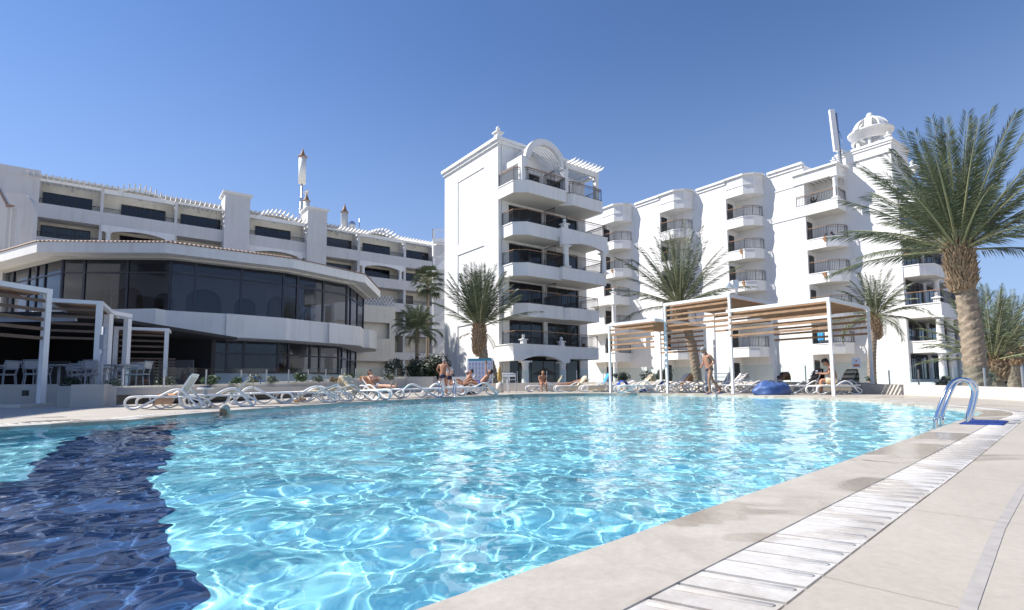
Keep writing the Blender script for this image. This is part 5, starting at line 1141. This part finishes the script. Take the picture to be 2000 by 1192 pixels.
# ================================================================ pool ladders and mats
def ladder(name, label, loc, rz, sc=1., tube=.021, off=None):
    T_ = thing(name, label, 'pool ladder', loc, rz)
    for s_ in (-1, 1):
        y = s_*.24 if not off else 0
        pts = [(-.30, y, -1.0), (-.30, y, -.05), (-.285, y, .08), (-.19, y, .30), (-.10, y, .46), (-.03, y, .53), (.06, y, .555), (.16, y, .52), (.215, y, .43), (.20, y, .32), (.16, y, .2), (.125, y, .1), (.12, y, -.02)]
        ox, oy = (off if off and s_ > 0 else (0, 0)); g = G(); g.tube(spath([(x*sc+ox, yy*sc+oy, z*sc) for x, yy, z in pts], 6), tube, 12); g.build('handrail', STEEL, T_)
        g = G(); g.lathe([(.045, .0), (.045, .008), (.022, .016)], (.12*sc+ox, y*sc+oy, .004), 14); g.build('base_flange', STEEL, T_)
    for z in (-.25, -.5, -.75): g = G(); g.obox((-.3*sc, -.23*sc if not off else 0, z), (-.3*sc+(off[0] if off else 0), .23*sc if not off else off[1], z), .1, .024); g.build('tread', STEEL, T_)
    return T_
# near ladder: four photo anchor points fix its place and heading
lc = Vector(((5.40+4.89)/2, (6.28+5.77)/2)); 
ladder('pool_ladder', 'large polished steel pool ladder arching over the near coping', (4.89-.11, 5.77, .017), rad(2), .86, .021, off=(.42, .41))
p = on(868, 775.5); ladder('pool_ladder', 'far steel pool ladder in front of the standing man', (p.x+.1, p.y+.15, deckz(p.y)), rad(85), 1.15, .026)
MATB = mat('blue_mat', (.015, .05, .26), .6, var=.2, vscale=40, bump=.6, bscale=60)
def bmat(label, loc, rz, w_, d_):
    g = G(); k = 14
    g.box(0, w_, 0, d_, 0, .008)
    for i in range(k): g.box(.01+i*(w_-.02)/k, .01+(i+.6)*(w_-.02)/k, .01, d_-.01, .008, .014)
    o = g.build('rubber_mat', MATB); o.location = loc; o.rotation_euler = (0, 0, rz); return tag(o, label, 'mat')
bmat('royal blue ribbed mat at the foot of the near ladder', (4.93, 5.42, .021), rad(44), .78, .34)
p = on(866, 777); bmat('small blue mat at the foot of the far ladder', (p.x-.6, p.y-.1, deckz(p.y)+.004), rad(3), 1.0, .4)

# ================================================================ sign board, stools, parasol stand, small sign
p = on(948, 764); SB = thing('notice_board', 'white notice board of small pictures with a teal header on white posts', 'notice board', (p.x, 30.5, deckz(30)))
sc_ = 30.5/1042
for x in (-.72, .72): g = G(); g.tube([(x, 0, 0), (x, 0, 1.95)], .035); g.build('post', PIPEW, SB)
g = G(); g.box(-.66, .66, -.02, .02, .55, 1.93); g.build('panel', mat('board_white', (.62, .66, .80), .5), SB)
g = G(); g.box(-.66, .66, -.026, -.021, 1.80, 1.93); g.build('header_strip', mat('teal_strip', (.05, .30, .42), .5), SB); g = G(); g.box(-.66, .66, -.026, -.021, .55, .70); g.build('footer_strip', mat('blue_strip', (.06, .18, .45), .5), SB)
g = G(); random.seed(2)
for r_ in range(4):
    for c_ in range(7):
        x = -.56+c_*.185; z = .83+r_*.25
        if r_ == 0 and c_ in (0, 1, 6): continue
        g.box(x-.05, x+.05, -.026, -.021, z-.02, z+.12, 0); g.box(x-.06, x+.06, -.026, -.021, z-.06, z-.045, 1); g.box(x-.04, x+.05, -.026, -.021, z-.09, z-.075, 1)
g.build('pictures', [mat('board_picture', (.42, .45, .62), .5, var=.3, vscale=30), mat('board_text', (.30, .32, .5), .5)], SB)
o = blob('wrapped_parasol', 'furled beige parasol standing beside the notice board', 'parasol', (at(977, 730, 29.8).x, 29.8, deckz(30)), (.01, .01, .01), CRM, 1) if False else None
PT = thing('furled_parasol', 'furled beige parasol in a pale stand beside the notice board', 'parasol', (at(976, 764, 29.6).x, 29.6, deckz(30)))
g = G(); g.lathe([(0, 0), (.22, 0), (.2, .5), (.06, .55), (0, .55)], n=14); g.build('base_pot', SWALL, PT); g = G(); g.tube([(0, 0, .5), (0, 0, 1.5)], .025); g.build('pole', PIPEW, PT); g = G(); g.lathe([(.03, .6), (.12, .7), (.13, .95), (.09, 1.25), (.02, 1.5), (0, 1.5)], n=12); g.build('folded_canopy', mat('ochre_canvas', (.52, .34, .12), .9, var=.3, vscale=8), PT)
def stool(x, y, lb):
    T_ = thing('bar_stool', lb, 'stool', (x, y, deckz(y)), 0, 'white bar stools by the notice board'); g = G(); g.box(-.19, .19, -.19, .19, .70, .73); g.build('seat', PIPEW, T_)
    for sx in (-1, 1):
        for sy in (-1, 1): g = G(); g.tube([(sx*.17, sy*.17, .7), (sx*.23, sy*.23, 0)], .018, 6); g.build('leg', PIPEW, T_)
    g = G(); g.tube([(-.17, .18, .73), (-.18, .22, 1.05), (.18, .22, 1.05), (.17, .18, .73)], .018, 6); g.box(-.17, .17, .19, .21, .88, 1.0); g.build('backrest', PIPEW, T_); return T_
stool(at(988, 764, 30).x, 30, 'white bar stool closest to the furled parasol'); stool(at(1001, 764, 30.4).x, 30.4, 'white bar stool on the column side of the other')
T_ = thing('bar_table', 'tall thin-topped white bar table by the stools', 'table', (at(991, 764, 31).x, 31, deckz(31))); g = G(); g.box(-.35, .35, -.3, .3, 1.08, 1.11); g.build('tabletop', PIPEW, T_); g = G(); g.tube([(0, 0, 0), (0, 0, 1.08)], .03); g.build('leg', PIPEW, T_)
T_ = thing('high_chair_frame', 'white tubular high frame behind the walking man', 'frame', (at(1405, 765, 23.5).x, 23.5, deckz(23))); g = G(); g.tube([(-.3, 0, 0), (-.34, 0, .85), (.42, 0, .85), (.3, 0, .3)], .025, 6); g.tube([(-.3, .3, 0), (-.3, .3, .7), (.4, .3, .7)], .02, 6); g.build('tube_frame', PIPEW, T_)
p = at(1672, 709, 19.9); T_ = thing('small_sign', 'small white sign with an orange emblem fixed on the glass fence', 'sign', p); g = G(); g.box(-.15, .15, -.015, .015, -.18, .18); g.build('plate', mat('sign_plate', (.66, .72, .84), .5), T_); g = G(); g.lathe([(0, 0), (.035, 0)], n=10); g.v = [(v[0]-.0, -.018, v[1]+.07) for v in g.v]; g.box(-.11, .11, -.018, -.016, -.14, -.05); g.build('emblem', mat('sign_orange', (.55, .18, .08), .5), T_, norm=False)

# ================================================================ people
SKIN = mat('tanned_skin', (.40, .20, .125), .5, var=.08, vscale=8, spec=.3); SKIN2 = mat('light_skin', (.52, .30, .20), .5, var=.08, vscale=8, spec=.3); SKIN3 = mat('dark_skin', (.12, .06, .04), .5)
HGR = mat('grey_hair', (.38, .36, .34), .8, var=.3, vscale=60); HDK = mat('dark_hair', (.03, .02, .018), .6); HWH = mat('white_hair', (.55, .50, .42), .8, var=.3, vscale=60)
def skinmesh(verts, edges, name):
    me = bpy.data.meshes.new(name+'_base'); me.from_pydata([v[0] for v in verts], edges, []); o = bpy.data.objects.new(name+'_base', me); COL.objects.link(o)
    sk = o.modifiers.new('s', 'SKIN'); sk.use_smooth_shade = True
    if not me.skin_vertices:
        bm = bmesh.new(); bm.from_mesh(me); bm.verts.layers.skin.verify(); bm.to_mesh(me); bm.free()
    for i, v in enumerate(verts):
        r = v[1]; me.skin_vertices[0].data[i].radius = (r if isinstance(r, tuple) else (r, r))
    me.skin_vertices[0].data[0].use_root = True
    o.modifiers.new('u', 'SUBSURF').levels = 1; o.modifiers['u'].render_levels = 1
    dg = bpy.context.evaluated_depsgraph_get(); dg.update(); m2 = bpy.data.meshes.new_from_object(o.evaluated_get(dg)); vs = [tuple(v.co) for v in m2.vertices]; fs = [tuple(p.vertices) for p in m2.polygons]
    bpy.data.objects.remove(o); bpy.data.meshes.remove(me); bpy.data.meshes.remove(m2); return vs, fs
def head_mesh(c, f, up):
    f = Vector(f).normalized(); up = Vector(up).normalized(); s_ = f.cross(up).normalized(); up = s_.cross(f); vs = []; n = 14
    for j in range(n+1):
        t_ = pi*j/n
        for i in range(2*n):
            a = pi*i/n; x = sin(t_)*cos(a); y = sin(t_)*sin(a); z = -cos(t_)    # x forward, y side, z up
            rx, ry, rz = .098, .076, .118
            if z < 0: ry *= 1+.30*z; rx *= 1+.12*z
            px, py, pz = x*rx, y*ry, z*rz
            if x > .5 and abs(y) < .35:
                if -.35 < z < .12: px += .020*(1-abs(y)/.35)*(1-abs(z+.15)/.27)       # nose
                if .02 < z < .3 and abs(y) > .1: px -= .010                            # eye sockets
                if -.62 < z < -.45: px += .006                                         # lips
                if z < -.75: px += .010                                                # chin
            vs.append(Vector(c)+f*px+s_*py+up*pz)
    k = 2*n; fs = [(j*k+i, j*k+(i+1) % k, (j+1)*k+(i+1) % k, (j+1)*k+i) for j in range(n) for i in range(k)]; return vs, fs, f, s_, up
def person(label, loc, rz, sc, J, skin=SKIN, hair=HGR, shorts=None, shortlen=.45, top=None, face=(1, 0, 0), hat=None, group=None, pattern=None, belly=1., bra=None, trousers=None):
    T_ = thing('person', label, 'person', loc, rz, group); T_.scale = (sc,)*3
    V = []; E = []
    def add(p, r, prev=None):
        V.append((tuple(p), r)); i = len(V)-1
        if prev is not None: E.append((prev, i))
        return i
    pel = add(J['pel'], (.145, .115)); mid = (Vector(J['pel'])+Vector(J['che']))/2
    m_ = add(mid, (.135*belly, .115*belly), pel); ch = add(J['che'], (.155, .115), m_); nk0 = add(Vector(J['che']).lerp(Vector(J['nek']), .75), (.085, .075), ch); nk = add(J['nek'], .052, nk0); add(Vector(J['nek']).lerp(Vector(J['hed']), .6), .05, nk)
    for s_ in 'lr':
        sh = add(J[s_+'sh'], .062, ch); el = Vector(J[s_+'el']); wr = Vector(J[s_+'wr']); ua = add(Vector(J[s_+'sh']).lerp(el, .5), .048, sh); e_ = add(el, .038, ua); fa = add(el.lerp(wr, .35), .040, e_); w_ = add(wr, .025, fa)
        d = (wr-el).normalized(); x = d.cross(Vector((0, 0, 1)));
        if x.length < .1: x = Vector((0, 1, 0))
        x.normalize(); z = x.cross(d); pm = add(wr+d*.055, (.036, .020), w_)
        for q, l_ in ((-1.5, .065), (-.5, .08), (.5, .085), (1.5, .072)):
            b0 = add(wr+d*.10+x*q*.019, .0105, pm); b1 = add(wr+d*(.10+l_*.6)+x*q*.021+z*.012, .009, b0); add(wr+d*(.10+l_*.9)+x*q*.021+z*.035, .008, b1)
        t0 = add(wr+d*.045-x*.045, .012, pm); add(wr+d*.085-x*.062+z*.01, .010, t0)
        hp = add(J[s_+'hp'], .098, pel); kn = Vector(J[s_+'kn']); an = Vector(J[s_+'an']); th_ = add(Vector(J[s_+'hp']).lerp(kn, .5), .078, hp); k_ = add(kn, .054, th_); cf = add(kn.lerp(an, .35), .056, k_); a_ = add(an, .036, cf); to = Vector(J[s_+'to']); hf = add(an.lerp(to, .5)-Vector((0, 0, .01)), (.042, .03), a_); add(to, (.045, .02), hf)
    vs, fs = skinmesh(V, E, 'person'); hv, hf_, f, sd, up = head_mesh(J['hed'], face, J.get('up', (0, 0, 1)))
    g = G(); g.add(vs, fs, 0, True); g.add(hv, hf_, 0, True)
    for s_ in (-1, 1): c = Vector(J['hed'])+sd*.077*s_-f*.01; g.ball(tuple(c), (.018, .012, .03), n=5)
    g.build('body', skin, T_, weld=False)
    # eyes and mouth
    g = G()
    for s_ in (-1, 1): c = Vector(J['hed'])+sd*.032*s_+f*.080+up*.018; g.ball(tuple(c), .011, n=5)
    c = Vector(J['hed'])+f*.087-up*.062; g.ball(tuple(c), (.02, .02, .006), n=5); g.build('face_features', HDK, T_)
    if hair:
        g = G(); n = 12; vs = []
        for j in range(n+1):
            t_ = pi*j/n
            for i in range(2*n):
                a = pi*i/n; x = sin(t_)*cos(a); y = sin(t_)*sin(a); z = -cos(t_); k = 1.10+.05*noise.noise(Vector((x, y, z))*5)
                lim = .25 if x > .2 else (-.15 if x > -.3 else -.55); zz = max(z, lim); kk = k if z > lim else .9
                vs.append(Vector(J['hed'])+f*(x*.098*kk-.004)+sd*y*.078*kk+up*(zz*.120*kk+.004))
        k2 = 2*n; g.add(vs, [(j*k2+i, j*k2+(i+1) % k2, (j+1)*k2+(i+1) % k2, (j+1)*k2+i) for j in range(n) for i in range(k2)], 0, True); g.build('hair', hair, T_)
    if hat:
        g = G(); c = Vector(J['hed'])+up*.05; g.lathe([(.0, .09), (.07, .085), (.104, .05), (.108, .0), (.108, -.02)], (0, 0, 0), 16); R_ = Matrix((tuple(sd), tuple(f), tuple(up))).transposed()
        if hat[1]: g.lathe([(.104, .0), (.17, -.012), (.17, -.005), (.104, .01)], (0, 0, 0), 18)
        else: g.box(-.06, .06, .08, .17, -.005, .005)
        g.v = [tuple(c+R_ @ Vector(v)) for v in g.v]; g.build('hat', hat[0], T_)
    def garment(nm, keys, m):
        V2 = []; E2 = []
        for k_ in keys: V2.append((tuple(k_[0]), k_[1])); 
        for i, k_ in enumerate(keys):
            if k_[2] is not None: E2.append((k_[2], i))
        vs, fs = skinmesh(V2, E2, nm); g = G(); g.add(vs, fs, 0, True); g.build(nm, m, T_, weld=False)
    P = {k: Vector(v) for k, v in J.items()}
    if shorts:
        e_ = .03 if shortlen > .2 else .026
        garment('shorts' if shortlen > .2 else 'trunks', [(P['pel'], (.15+e_, .12+e_), None), (P['pel'].lerp(mid, .5), (.135*belly+e_, .115*belly+e_), 0), (P['lhp'], .10+e_, 0), (P['lhp'].lerp(P['lkn'], shortlen), .085+e_, 2), (P['rhp'], .10+e_, 0), (P['rhp'].lerp(P['rkn'], shortlen), .085+e_, 4)], shorts)
    if trousers:
        garment('trousers', [(P['pel'], (.165, .135), None), (P['lhp'], .115, 0), (P['lkn'], .075, 1), (P['lan'], .065, 2), (P['rhp'], .115, 0), (P['rkn'], .075, 4), (P['ran'], .065, 5)], trousers)
    if top:
        garment('shirt', [(P['che'], (.175, .135), None), (mid, (.155, .135), 0), (P['pel'], (.16, .135), 1), (P['che'].lerp(P['nek'], .7), (.10, .09), 0), (P['lsh'], .08, 0), (P['lsh'].lerp(P['lel'], .8), .06, 4), (P['rsh'], .08, 0), (P['rsh'].lerp(P['rel'], .8), .06, 6)], top)
    if bra: garment('swimsuit_top', [(P['che'], (.162, .125), None), (P['che'].lerp(mid, .3), (.158, .122), 0)], bra)
    return T_
TR_N = mat('navy_trunks', (.008, .015, .06), .6); TR_B = mat('blue_trunks', (.02, .06, .28), .6); PATT = mat('patterned_shorts', (.02, .03, .08), .7, var=.5, vscale=14, var2=(.5, .5, .55)); BKSW = mat('black_swimwear', (.01, .01, .012), .6)
def mir(J):
    out = {}
    for k, v in J.items(): out[k] = v
    return out
walk = dict(pel=(0, 0, .93), che=(.07, 0, 1.27), nek=(.13, 0, 1.49), hed=(.22, 0, 1.60), lsh=(.09, .19, 1.41), lel=(-.06, .25, 1.16), lwr=(.12, .19, .99), rsh=(.09, -.19, 1.41), rel=(.10, -.24, 1.13), rwr=(.26, -.12, 1.02),
            lhp=(0, .10, .90), lkn=(.10, .10, .49), lan=(.06, .10, .075), lto=(.22, .11, .03), rhp=(0, -.10, .90), rkn=(-.16, -.11, .50), ran=(-.47, -.12, .14), rto=(-.36, -.12, .03))
p = on(1388, 770.8)
wk = person('grey-haired man in navy trunks and sandals striding along the poolside', (p.x, p.y, deckz(p.y)+.01), pi+.15, 1.06, walk, SKIN, HGR, TR_N, .12, face=(1, 0, -.35), belly=1.12)
for (x, y, z, a) in ((.14, .105, .012, 0), (-.41, -.12, .02, -.3)):
    g = G(); g.box(-.13, .13, -.05, .05, 0, .02); g.obox((-.02, -.05, .02), (-.02, .05, .03), .03, .05); o = g.build('sandal', mat('blue_sandal', (.08, .14, .35), .5), wk); o.location = (x, y, z-.01); o.rotation_euler = (0, -a*.3, 0)
stand = dict(pel=(0, 0, .93), che=(.05, 0, 1.28), nek=(.10, 0, 1.49), hed=(.17, 0, 1.59), lsh=(.06, .20, 1.41), lel=(.02, .32, 1.15), lwr=(.20, .22, 1.02), rsh=(.06, -.20, 1.41), rel=(.05, -.32, 1.14), rwr=(.26, -.24, 1.02),
             lhp=(0, .10, .90), lkn=(.03, .14, .49), lan=(-.02, .15, .07), lto=(.13, .18, .03), rhp=(0, -.10, .90), rkn=(.02, -.14, .49), ran=(-.02, -.15, .07), rto=(.13, -.18, .03))
p = on(865, 770); person('grey-haired man in navy shorts standing with his back turned behind the far ladder', (p.x, p.y, deckz(p.y)), pi/2-.2, 1.02, stand, SKIN, HGR, TR_N, .42, face=(1, 0, -.45))
p = on(876, 768.6); person('person in a white shirt standing close to the navy shorts man', (p.x, p.y+.2, deckz(p.y)), pi*.75, .98, stand, SKIN2, HDK, TR_N, .5, top=WHT, face=(1, 0, -.3))
def recl(back, knee=.0, arms='side', x0=.12):
    a = rad(back); c, s_ = cos(a), sin(a); z0 = .47; B_ = lambda d, o=0, y=0: (x0+d*c-o*s_, y, z0+d*s_+o*c)
    J = dict(pel=(x0, 0, z0), che=B_(.36, .03), nek=B_(.58, .03), hed=B_(.70, .07), lsh=B_(.50, .02, .19), rsh=B_(.50, .02, -.19), lhp=(x0-.04, .10, z0), rhp=(x0-.04, -.10, z0),
             lkn=(x0-.42, .12, z0+.02+knee), lan=(x0-.82, .12, z0-.02), lto=(x0-.86, .14, z0+.14), rkn=(x0-.42, -.12, z0+.02+knee*.3), ran=(x0-.82, -.12, z0-.02), rto=(x0-.86, -.14, z0+.14), up=(c*.8, 0, s_+.3))
    if arms == 'side': J.update(lel=B_(.30, .06, .27), lwr=B_(.08, .14, .2), rel=B_(.30, .06, -.27), rwr=B_(.08, .14, -.2))
    if arms == 'up': J.update(lel=B_(.62, .25, .15), lwr=B_(.80, .42, .08), rel=B_(.60, .25, -.17), rwr=B_(.78, .42, -.08))
    if arms == 'belly': J.update(lel=B_(.24, .08, .25), lwr=B_(.26, .16, .02), rel=B_(.24, .08, -.25), rwr=B_(.20, .17, -.03))
    return J
def onl(k, label, J, dx=0, **kw):
    L_ = Ls[k]; p = L_.location; s_ = L_.scale[0]; rz = L_.rotation_euler[2]
    return person(label, (p.x+dx*cos(rz), p.y+dx*sin(rz), p.z), rz, s_*1.0, J, **kw)
onl(7, 'man in patterned swim shorts reclining against an apricot towel', recl(45, .0, 'belly'), skin=SKIN2, hair=HDK, shorts=PATT, shortlen=.5, face=(-.8, 0, .45), belly=1.15)
onl(10, 'tanned sunbather in blue trunks lying back with both arms raised', recl(45, .22, 'up'), skin=SKIN, hair=HDK, shorts=TR_B, shortlen=.3, face=(-.5, 0, .7))
onl(11, 'dark-haired sunbather propped against a white towel', recl(60, .25, 'side'), skin=SKIN, hair=HDK, bra=BKSW, shorts=BKSW, shortlen=.1, face=(-.9, 0, .3))
sit = dict(pel=(0, 0, .48), che=(.10, 0, .80), nek=(.17, 0, 1.00), hed=(.25, 0, 1.10), lsh=(.13, .18, .93), lel=(.22, .24, .70), lwr=(.42, .14, .60), rsh=(.13, -.18, .93), rel=(.22, -.24, .70), rwr=(.42, -.12, .58),
           lhp=(.04, .10, .46), lkn=(.44, .13, .50), lan=(.46, .14, .07), lto=(.60, .15, .03), rhp=(.04, -.10, .46), rkn=(.44, -.13, .50), ran=(.44, -.15, .07), rto=(.58, -.16, .03))
p = on(921, 768.4); person('seated sunbather in a white sun hat behind the dark-haired one', (p.x, p.y+.2, deckz(p.y)), pi*1.15, .98, sit, SKIN, None, shorts=BKSW, shortlen=.1, hat=(WHT, True), face=(1, 0, -.2))
p = Ls[12].location; person('blonde woman sitting sideways on a low lounger leaning forward', (p.x-.05, p.y-.02, p.z), -pi/2+.25, .98, sit, SKIN, mat('blond_hair', (.42, .24, .12), .6), shorts=TR_B, shortlen=.15, bra=PATT, face=(1, 0, -.3))
prone = dict(pel=(.10, 0, .48), che=(.46, 0, .58), nek=(.66, 0, .70), hed=(.80, 0, .74), lsh=(.58, .18, .62), lel=(.78, .26, .62), lwr=(.92, .08, .64), rsh=(.58, -.18, .62), rel=(.78, -.26, .62), rwr=(.92, -.08, .64),
             lhp=(.05, .10, .46), lkn=(-.38, .11, .44), lan=(-.78, .12, .42), lto=(-.92, .12, .40), rhp=(.05, -.10, .46), rkn=(-.38, -.11, .44), ran=(-.78, -.12, .42), rto=(-.92, -.12, .40), up=(.6, 0, .6))
onl(14, 'person in black swimwear lying face down on the lounger', prone, dx=-.02, skin=SKIN, hair=HDK, shorts=BKSW, shortlen=.12, bra=BKSW, face=(.5, 0, -.6))
p = Ls[24].location; sit2 = dict(sit); sit2.update(hed=(.27, 0, 1.10), lwr=(.46, .08, .72), rwr=(.46, -.08, .72))
ps = person('bare-backed man in a dark cap sitting and reading a phone on the lounger', (p.x+.10, p.y+.05, p.z), pi-.45, 1.04, sit2, SKIN, HDK, shorts=CRM, shortlen=.75, hat=(BKSW, False), face=(1, 0, -.4), belly=1.1)
g = G(); g.box(-.035, .035, -.006, .006, -.07, .07); o = g.build('phone', PLAST); o.location = (p.x+.10-.52, p.y+.05+.24, p.z+.80); o.rotation_euler = (-.5, 0, -.5); tag(o, 'white phone held by the man in the dark cap', 'phone')
swim = dict(stand); swim.update(hed=(.06, 0, 1.62), nek=(.03, 0, 1.48), che=(0, 0, 1.26), lwr=(.3, .45, 1.3), lel=(.15, .38, 1.28), rwr=(.3, -.45, 1.3), rel=(.15, -.38, 1.28))
p = on(450, 803); sw = person('grey-haired swimmer with only the head above the water', (p.x, p.y-.1, -1.50*.86-.05), -pi*.75, .86, swim, SKIN, HWH, TR_N, .4, face=(1, 0, .0))
# people and furniture on the balconies (wing frame: x = B, y = A)
def wing(x, y, z): return (26.3+x*cos(TH)-y*sin(TH), 47.8+x*sin(TH)+y*cos(TH), z)
raised = dict(stand); raised.update(lel=(.18, .26, 1.62), lwr=(.30, .30, 1.86), rel=(.18, -.26, 1.62), rwr=(.34, -.22, 1.84), hed=(.08, 0, 1.62))
person('person in a dark top and pale trousers stretching arms up on the top terrace', wing(.7, -1.1, 15.6), TH-pi*.75, 1.0, raised, SKIN3, HDK, top=BLK, trousers=WHT, face=(1, 0, .1))
person('dark-clad person sitting at the wicker table on the upper balcony', wing(.9, -1.7, 12.55), TH-pi*.6, 1.05, sit, SKIN3, HDK, top=BLK, trousers=NVY, face=(1, 0, 0))
person('second dark-clad person sitting near the balcony corner above', wing(.8, -2.7, 12.55), TH+pi*.7, 1.05, sit, SKIN3, HDK, top=BLK, trousers=NVY, face=(1, 0, 0))
def wicker_set(loc, rz, lb, n=2):
    T_ = thing('wicker_table', 'round wicker table '+lb, 'table', loc, rz, 'wicker balcony tables'); g = G(); g.lathe([(0, .68), (.36, .68), (.36, .72), (0, .72)], n=16); g.build('tabletop', WICK, T_)
    for i in range(4): a = i*pi/2+.4; g = G(); g.tube([(.25*cos(a), .25*sin(a), .68), (.3*cos(a), .3*sin(a), 0)], .025, 6); g.build('leg', WICK, T_)
    for k in range(n):
        a = rz+(-.3 if k else 2.9); x, y = loc[0]+.75*cos(a), loc[1]+.75*sin(a)
        C_ = thing('wicker_chair', 'wicker armchair, '+('inner' if k else 'outer')+' side of the table '+lb, 'chair', (x, y, loc[2]), a+pi/2, 'wicker balcony chairs')
        g = G(); g.box(-.24, .24, -.22, .24, .38, .43); g.build('seat', WICK, C_); g = G(); g.xprism([(.2, .43), (.26, .43), (.32, .92), (.27, .92)], -.24, .24); g.v = [(v[0], -v[1], v[2]) for v in g.v]; g.build('backrest', WICK, C_)
        for sx in (-1, 1):
            g = G(); g.tube([(sx*.24, .22, 0), (sx*.26, .22, .62), (sx*.26, -.24, .64), (sx*.23, -.24, 0)], .022, 6); g.build('arm_frame', WICK, C_)
for x, y, z, lb in ((-1.83+1.0, 5.95-1.5, 12.45, 'one floor under the top balcony'), (-1.83+1.0, 5.95-1.6, 9.35, 'two floors under the top balcony'), (1.0, -.65-1.5, 9.25, 'above the near pergola slats'), (1.0, -2.3, 12.45, 'between the two dark-clad people'), (-5.49+1, 19.1-1.5, 12.45, 'on the farthest balcony column')):
    wicker_set(wing(x, y, z), TH, lb)
for k_, (dy, m_, lb) in enumerate(((-.75, BLU, 'blue patterned towel drying over the first floor balcony rail'), (-1.35, WHT, 'white patterned towel drying beside the blue one on the balcony rail'))):
    g = G(); vs = []
    for j in range(9):
        for i in range(7): vs.append((-.05+.02*sin(i*1.9+j*.6)-.02*(j > 4), -.65+dy+.5*(i/6-.5), 4.9-j*.09))
    g.add(vs, [(j*7+i, j*7+i+1, (j+1)*7+i+1, (j+1)*7+i) for j in range(8) for i in range(6)], 0, True); o = g.build('hanging_towel', m_, norm=False); o.location = wing(0, 0, 0); o.rotation_euler = (0, 0, TH); md = o.modifiers.new('t', 'SOLIDIFY'); md.thickness = .012; tag(o, lb, 'towel')
def blk(x, y, z): return (-.98+x*cos(TH)-y*sin(TH), 40+x*sin(TH)+y*cos(TH), z)
for x, y, z, lb in ((2.6, -1.1, 8.85, 'on the third balcony of the tall block'), (1.6, -1.2, 5.8, 'on the second balcony of the tall block'), (6.6, -1.2, 5.8, 'beside the white leaning lounger'), (6.4, -1.2, 2.9, 'on the lowest balcony of the tall block'), (6.4, -1.3, 8.85, 'behind the balcony columns')):
    wicker_set(blk(x, y, z), TH, lb)
# ================================================================ distant beach side at the right edge
b_ = at(1985, 740, 75); BB_ = thing('beach_building', 'distant low white building with arched openings beyond the palms', 'building', (b_.x, 75, 0), .2)
g = G(); walls(g, -9, 16, 0, 5.0, 0, .4, [(-8+i*3., -6.2+i*3., .5, 3.2) for i in range(8)]); g.box(-9, 16, 1.2, 8, 0, 5.0); g.box(-4, 2, -.3, 6, 5.0, 6.6); g.build('wall', WHITE, BB_)
g = G(); g.box(-9, 16, .9, 1.15, 0, 4.9); g.build('arcade_shade_panel', GLASS, BB_)  # dark sheet behind the openings stands in for the arcade's shade
b_ = at(1912, 748, 48); PV = thing('pavilion', 'open pavilion with a red tiled roof edge behind the big palm trunk', 'pavilion', (b_.x, 48, 0))
g = G(); g.prism([(-1.6, -1.6), (2.6, -1.6), (2.6, 2.6), (-1.6, 2.6)], 3.1, 3.25); g.build('ceiling', DWOOD, PV); g = G(); g.add([(-1.8, -1.8, 3.25), (2.8, -1.8, 3.25), (2.8, 2.8, 3.25), (-1.8, 2.8, 3.25), (.5, .5, 4.4)], [(0, 1, 4), (1, 2, 4), (2, 3, 4), (3, 0, 4), (3, 2, 1, 0)]); g.build('roof', TERRA, PV)
for x, y in ((-1.4, -1.4), (2.4, -1.4), (-1.4, 2.4), (2.4, 2.4)): g = G(); g.box(x-.2, x+.2, y-.2, y+.2, 0, 3.1); g.build('pillar', WHITE, PV)
b_ = at(1990, 748, 36); TP = thing('thatched_parasol', 'dark thatched beach parasol at the picture edge', 'parasol', (b_.x, 36, 0)); g = G(); g.tube([(0, 0, 0), (0, 0, 2.6)], .07); g.build('pole', DWOOD, TP); g = G(); g.lathe([(0, 2.9), (.9, 2.5), (1.7, 2.15), (1.75, 2.0), (.9, 2.3), (0, 2.5)], n=20); g.build('canopy', mat('thatch', (.14, .10, .06), .95, var=.5, vscale=12, bump=1), TP)
random.seed(12)
for i in range(9): b_ = at(1916+i*12, 745, 58+random.uniform(-4, 10)); bush('hedge_bush', 'round dark hedge bush '+['by the pavilion pillar', 'past the pavilion', 'between pavilion and squat palm', 'seen left of the squat palm trunk', 'behind the squat palm boots', 'seen past the dark palm trunk', 'before the white arcade', 'under the thatched parasol rim', 'at the picture edge arcade'][i], (b_.x, b_.y, 0), .75, 500, .3, DGR, 70+i, 1., group='hedge bushes before the distant building')
# unseen hotel block added out of frame to throw shade over the terrace
NB = thing('offframe_shade_block', 'tall white hotel block added outside the frame to shade the dining terrace', 'building', (-24.7, 10., 0), rad(22))
g = G(); walls(g, -8, 15, 0, 17.2, -.3, 0, []) if False else g.box(-12, 0, -3., 14, 0, 17.2)
g.build('wall', WHITE, NB)
for k in range(4):
    for j in range(4): g = G(); g.box(.0, .06, -1+j*3.7, 1.4+j*3.7, 2.+k*4, 4.1+k*4); g.build('window', GLASS, NB)
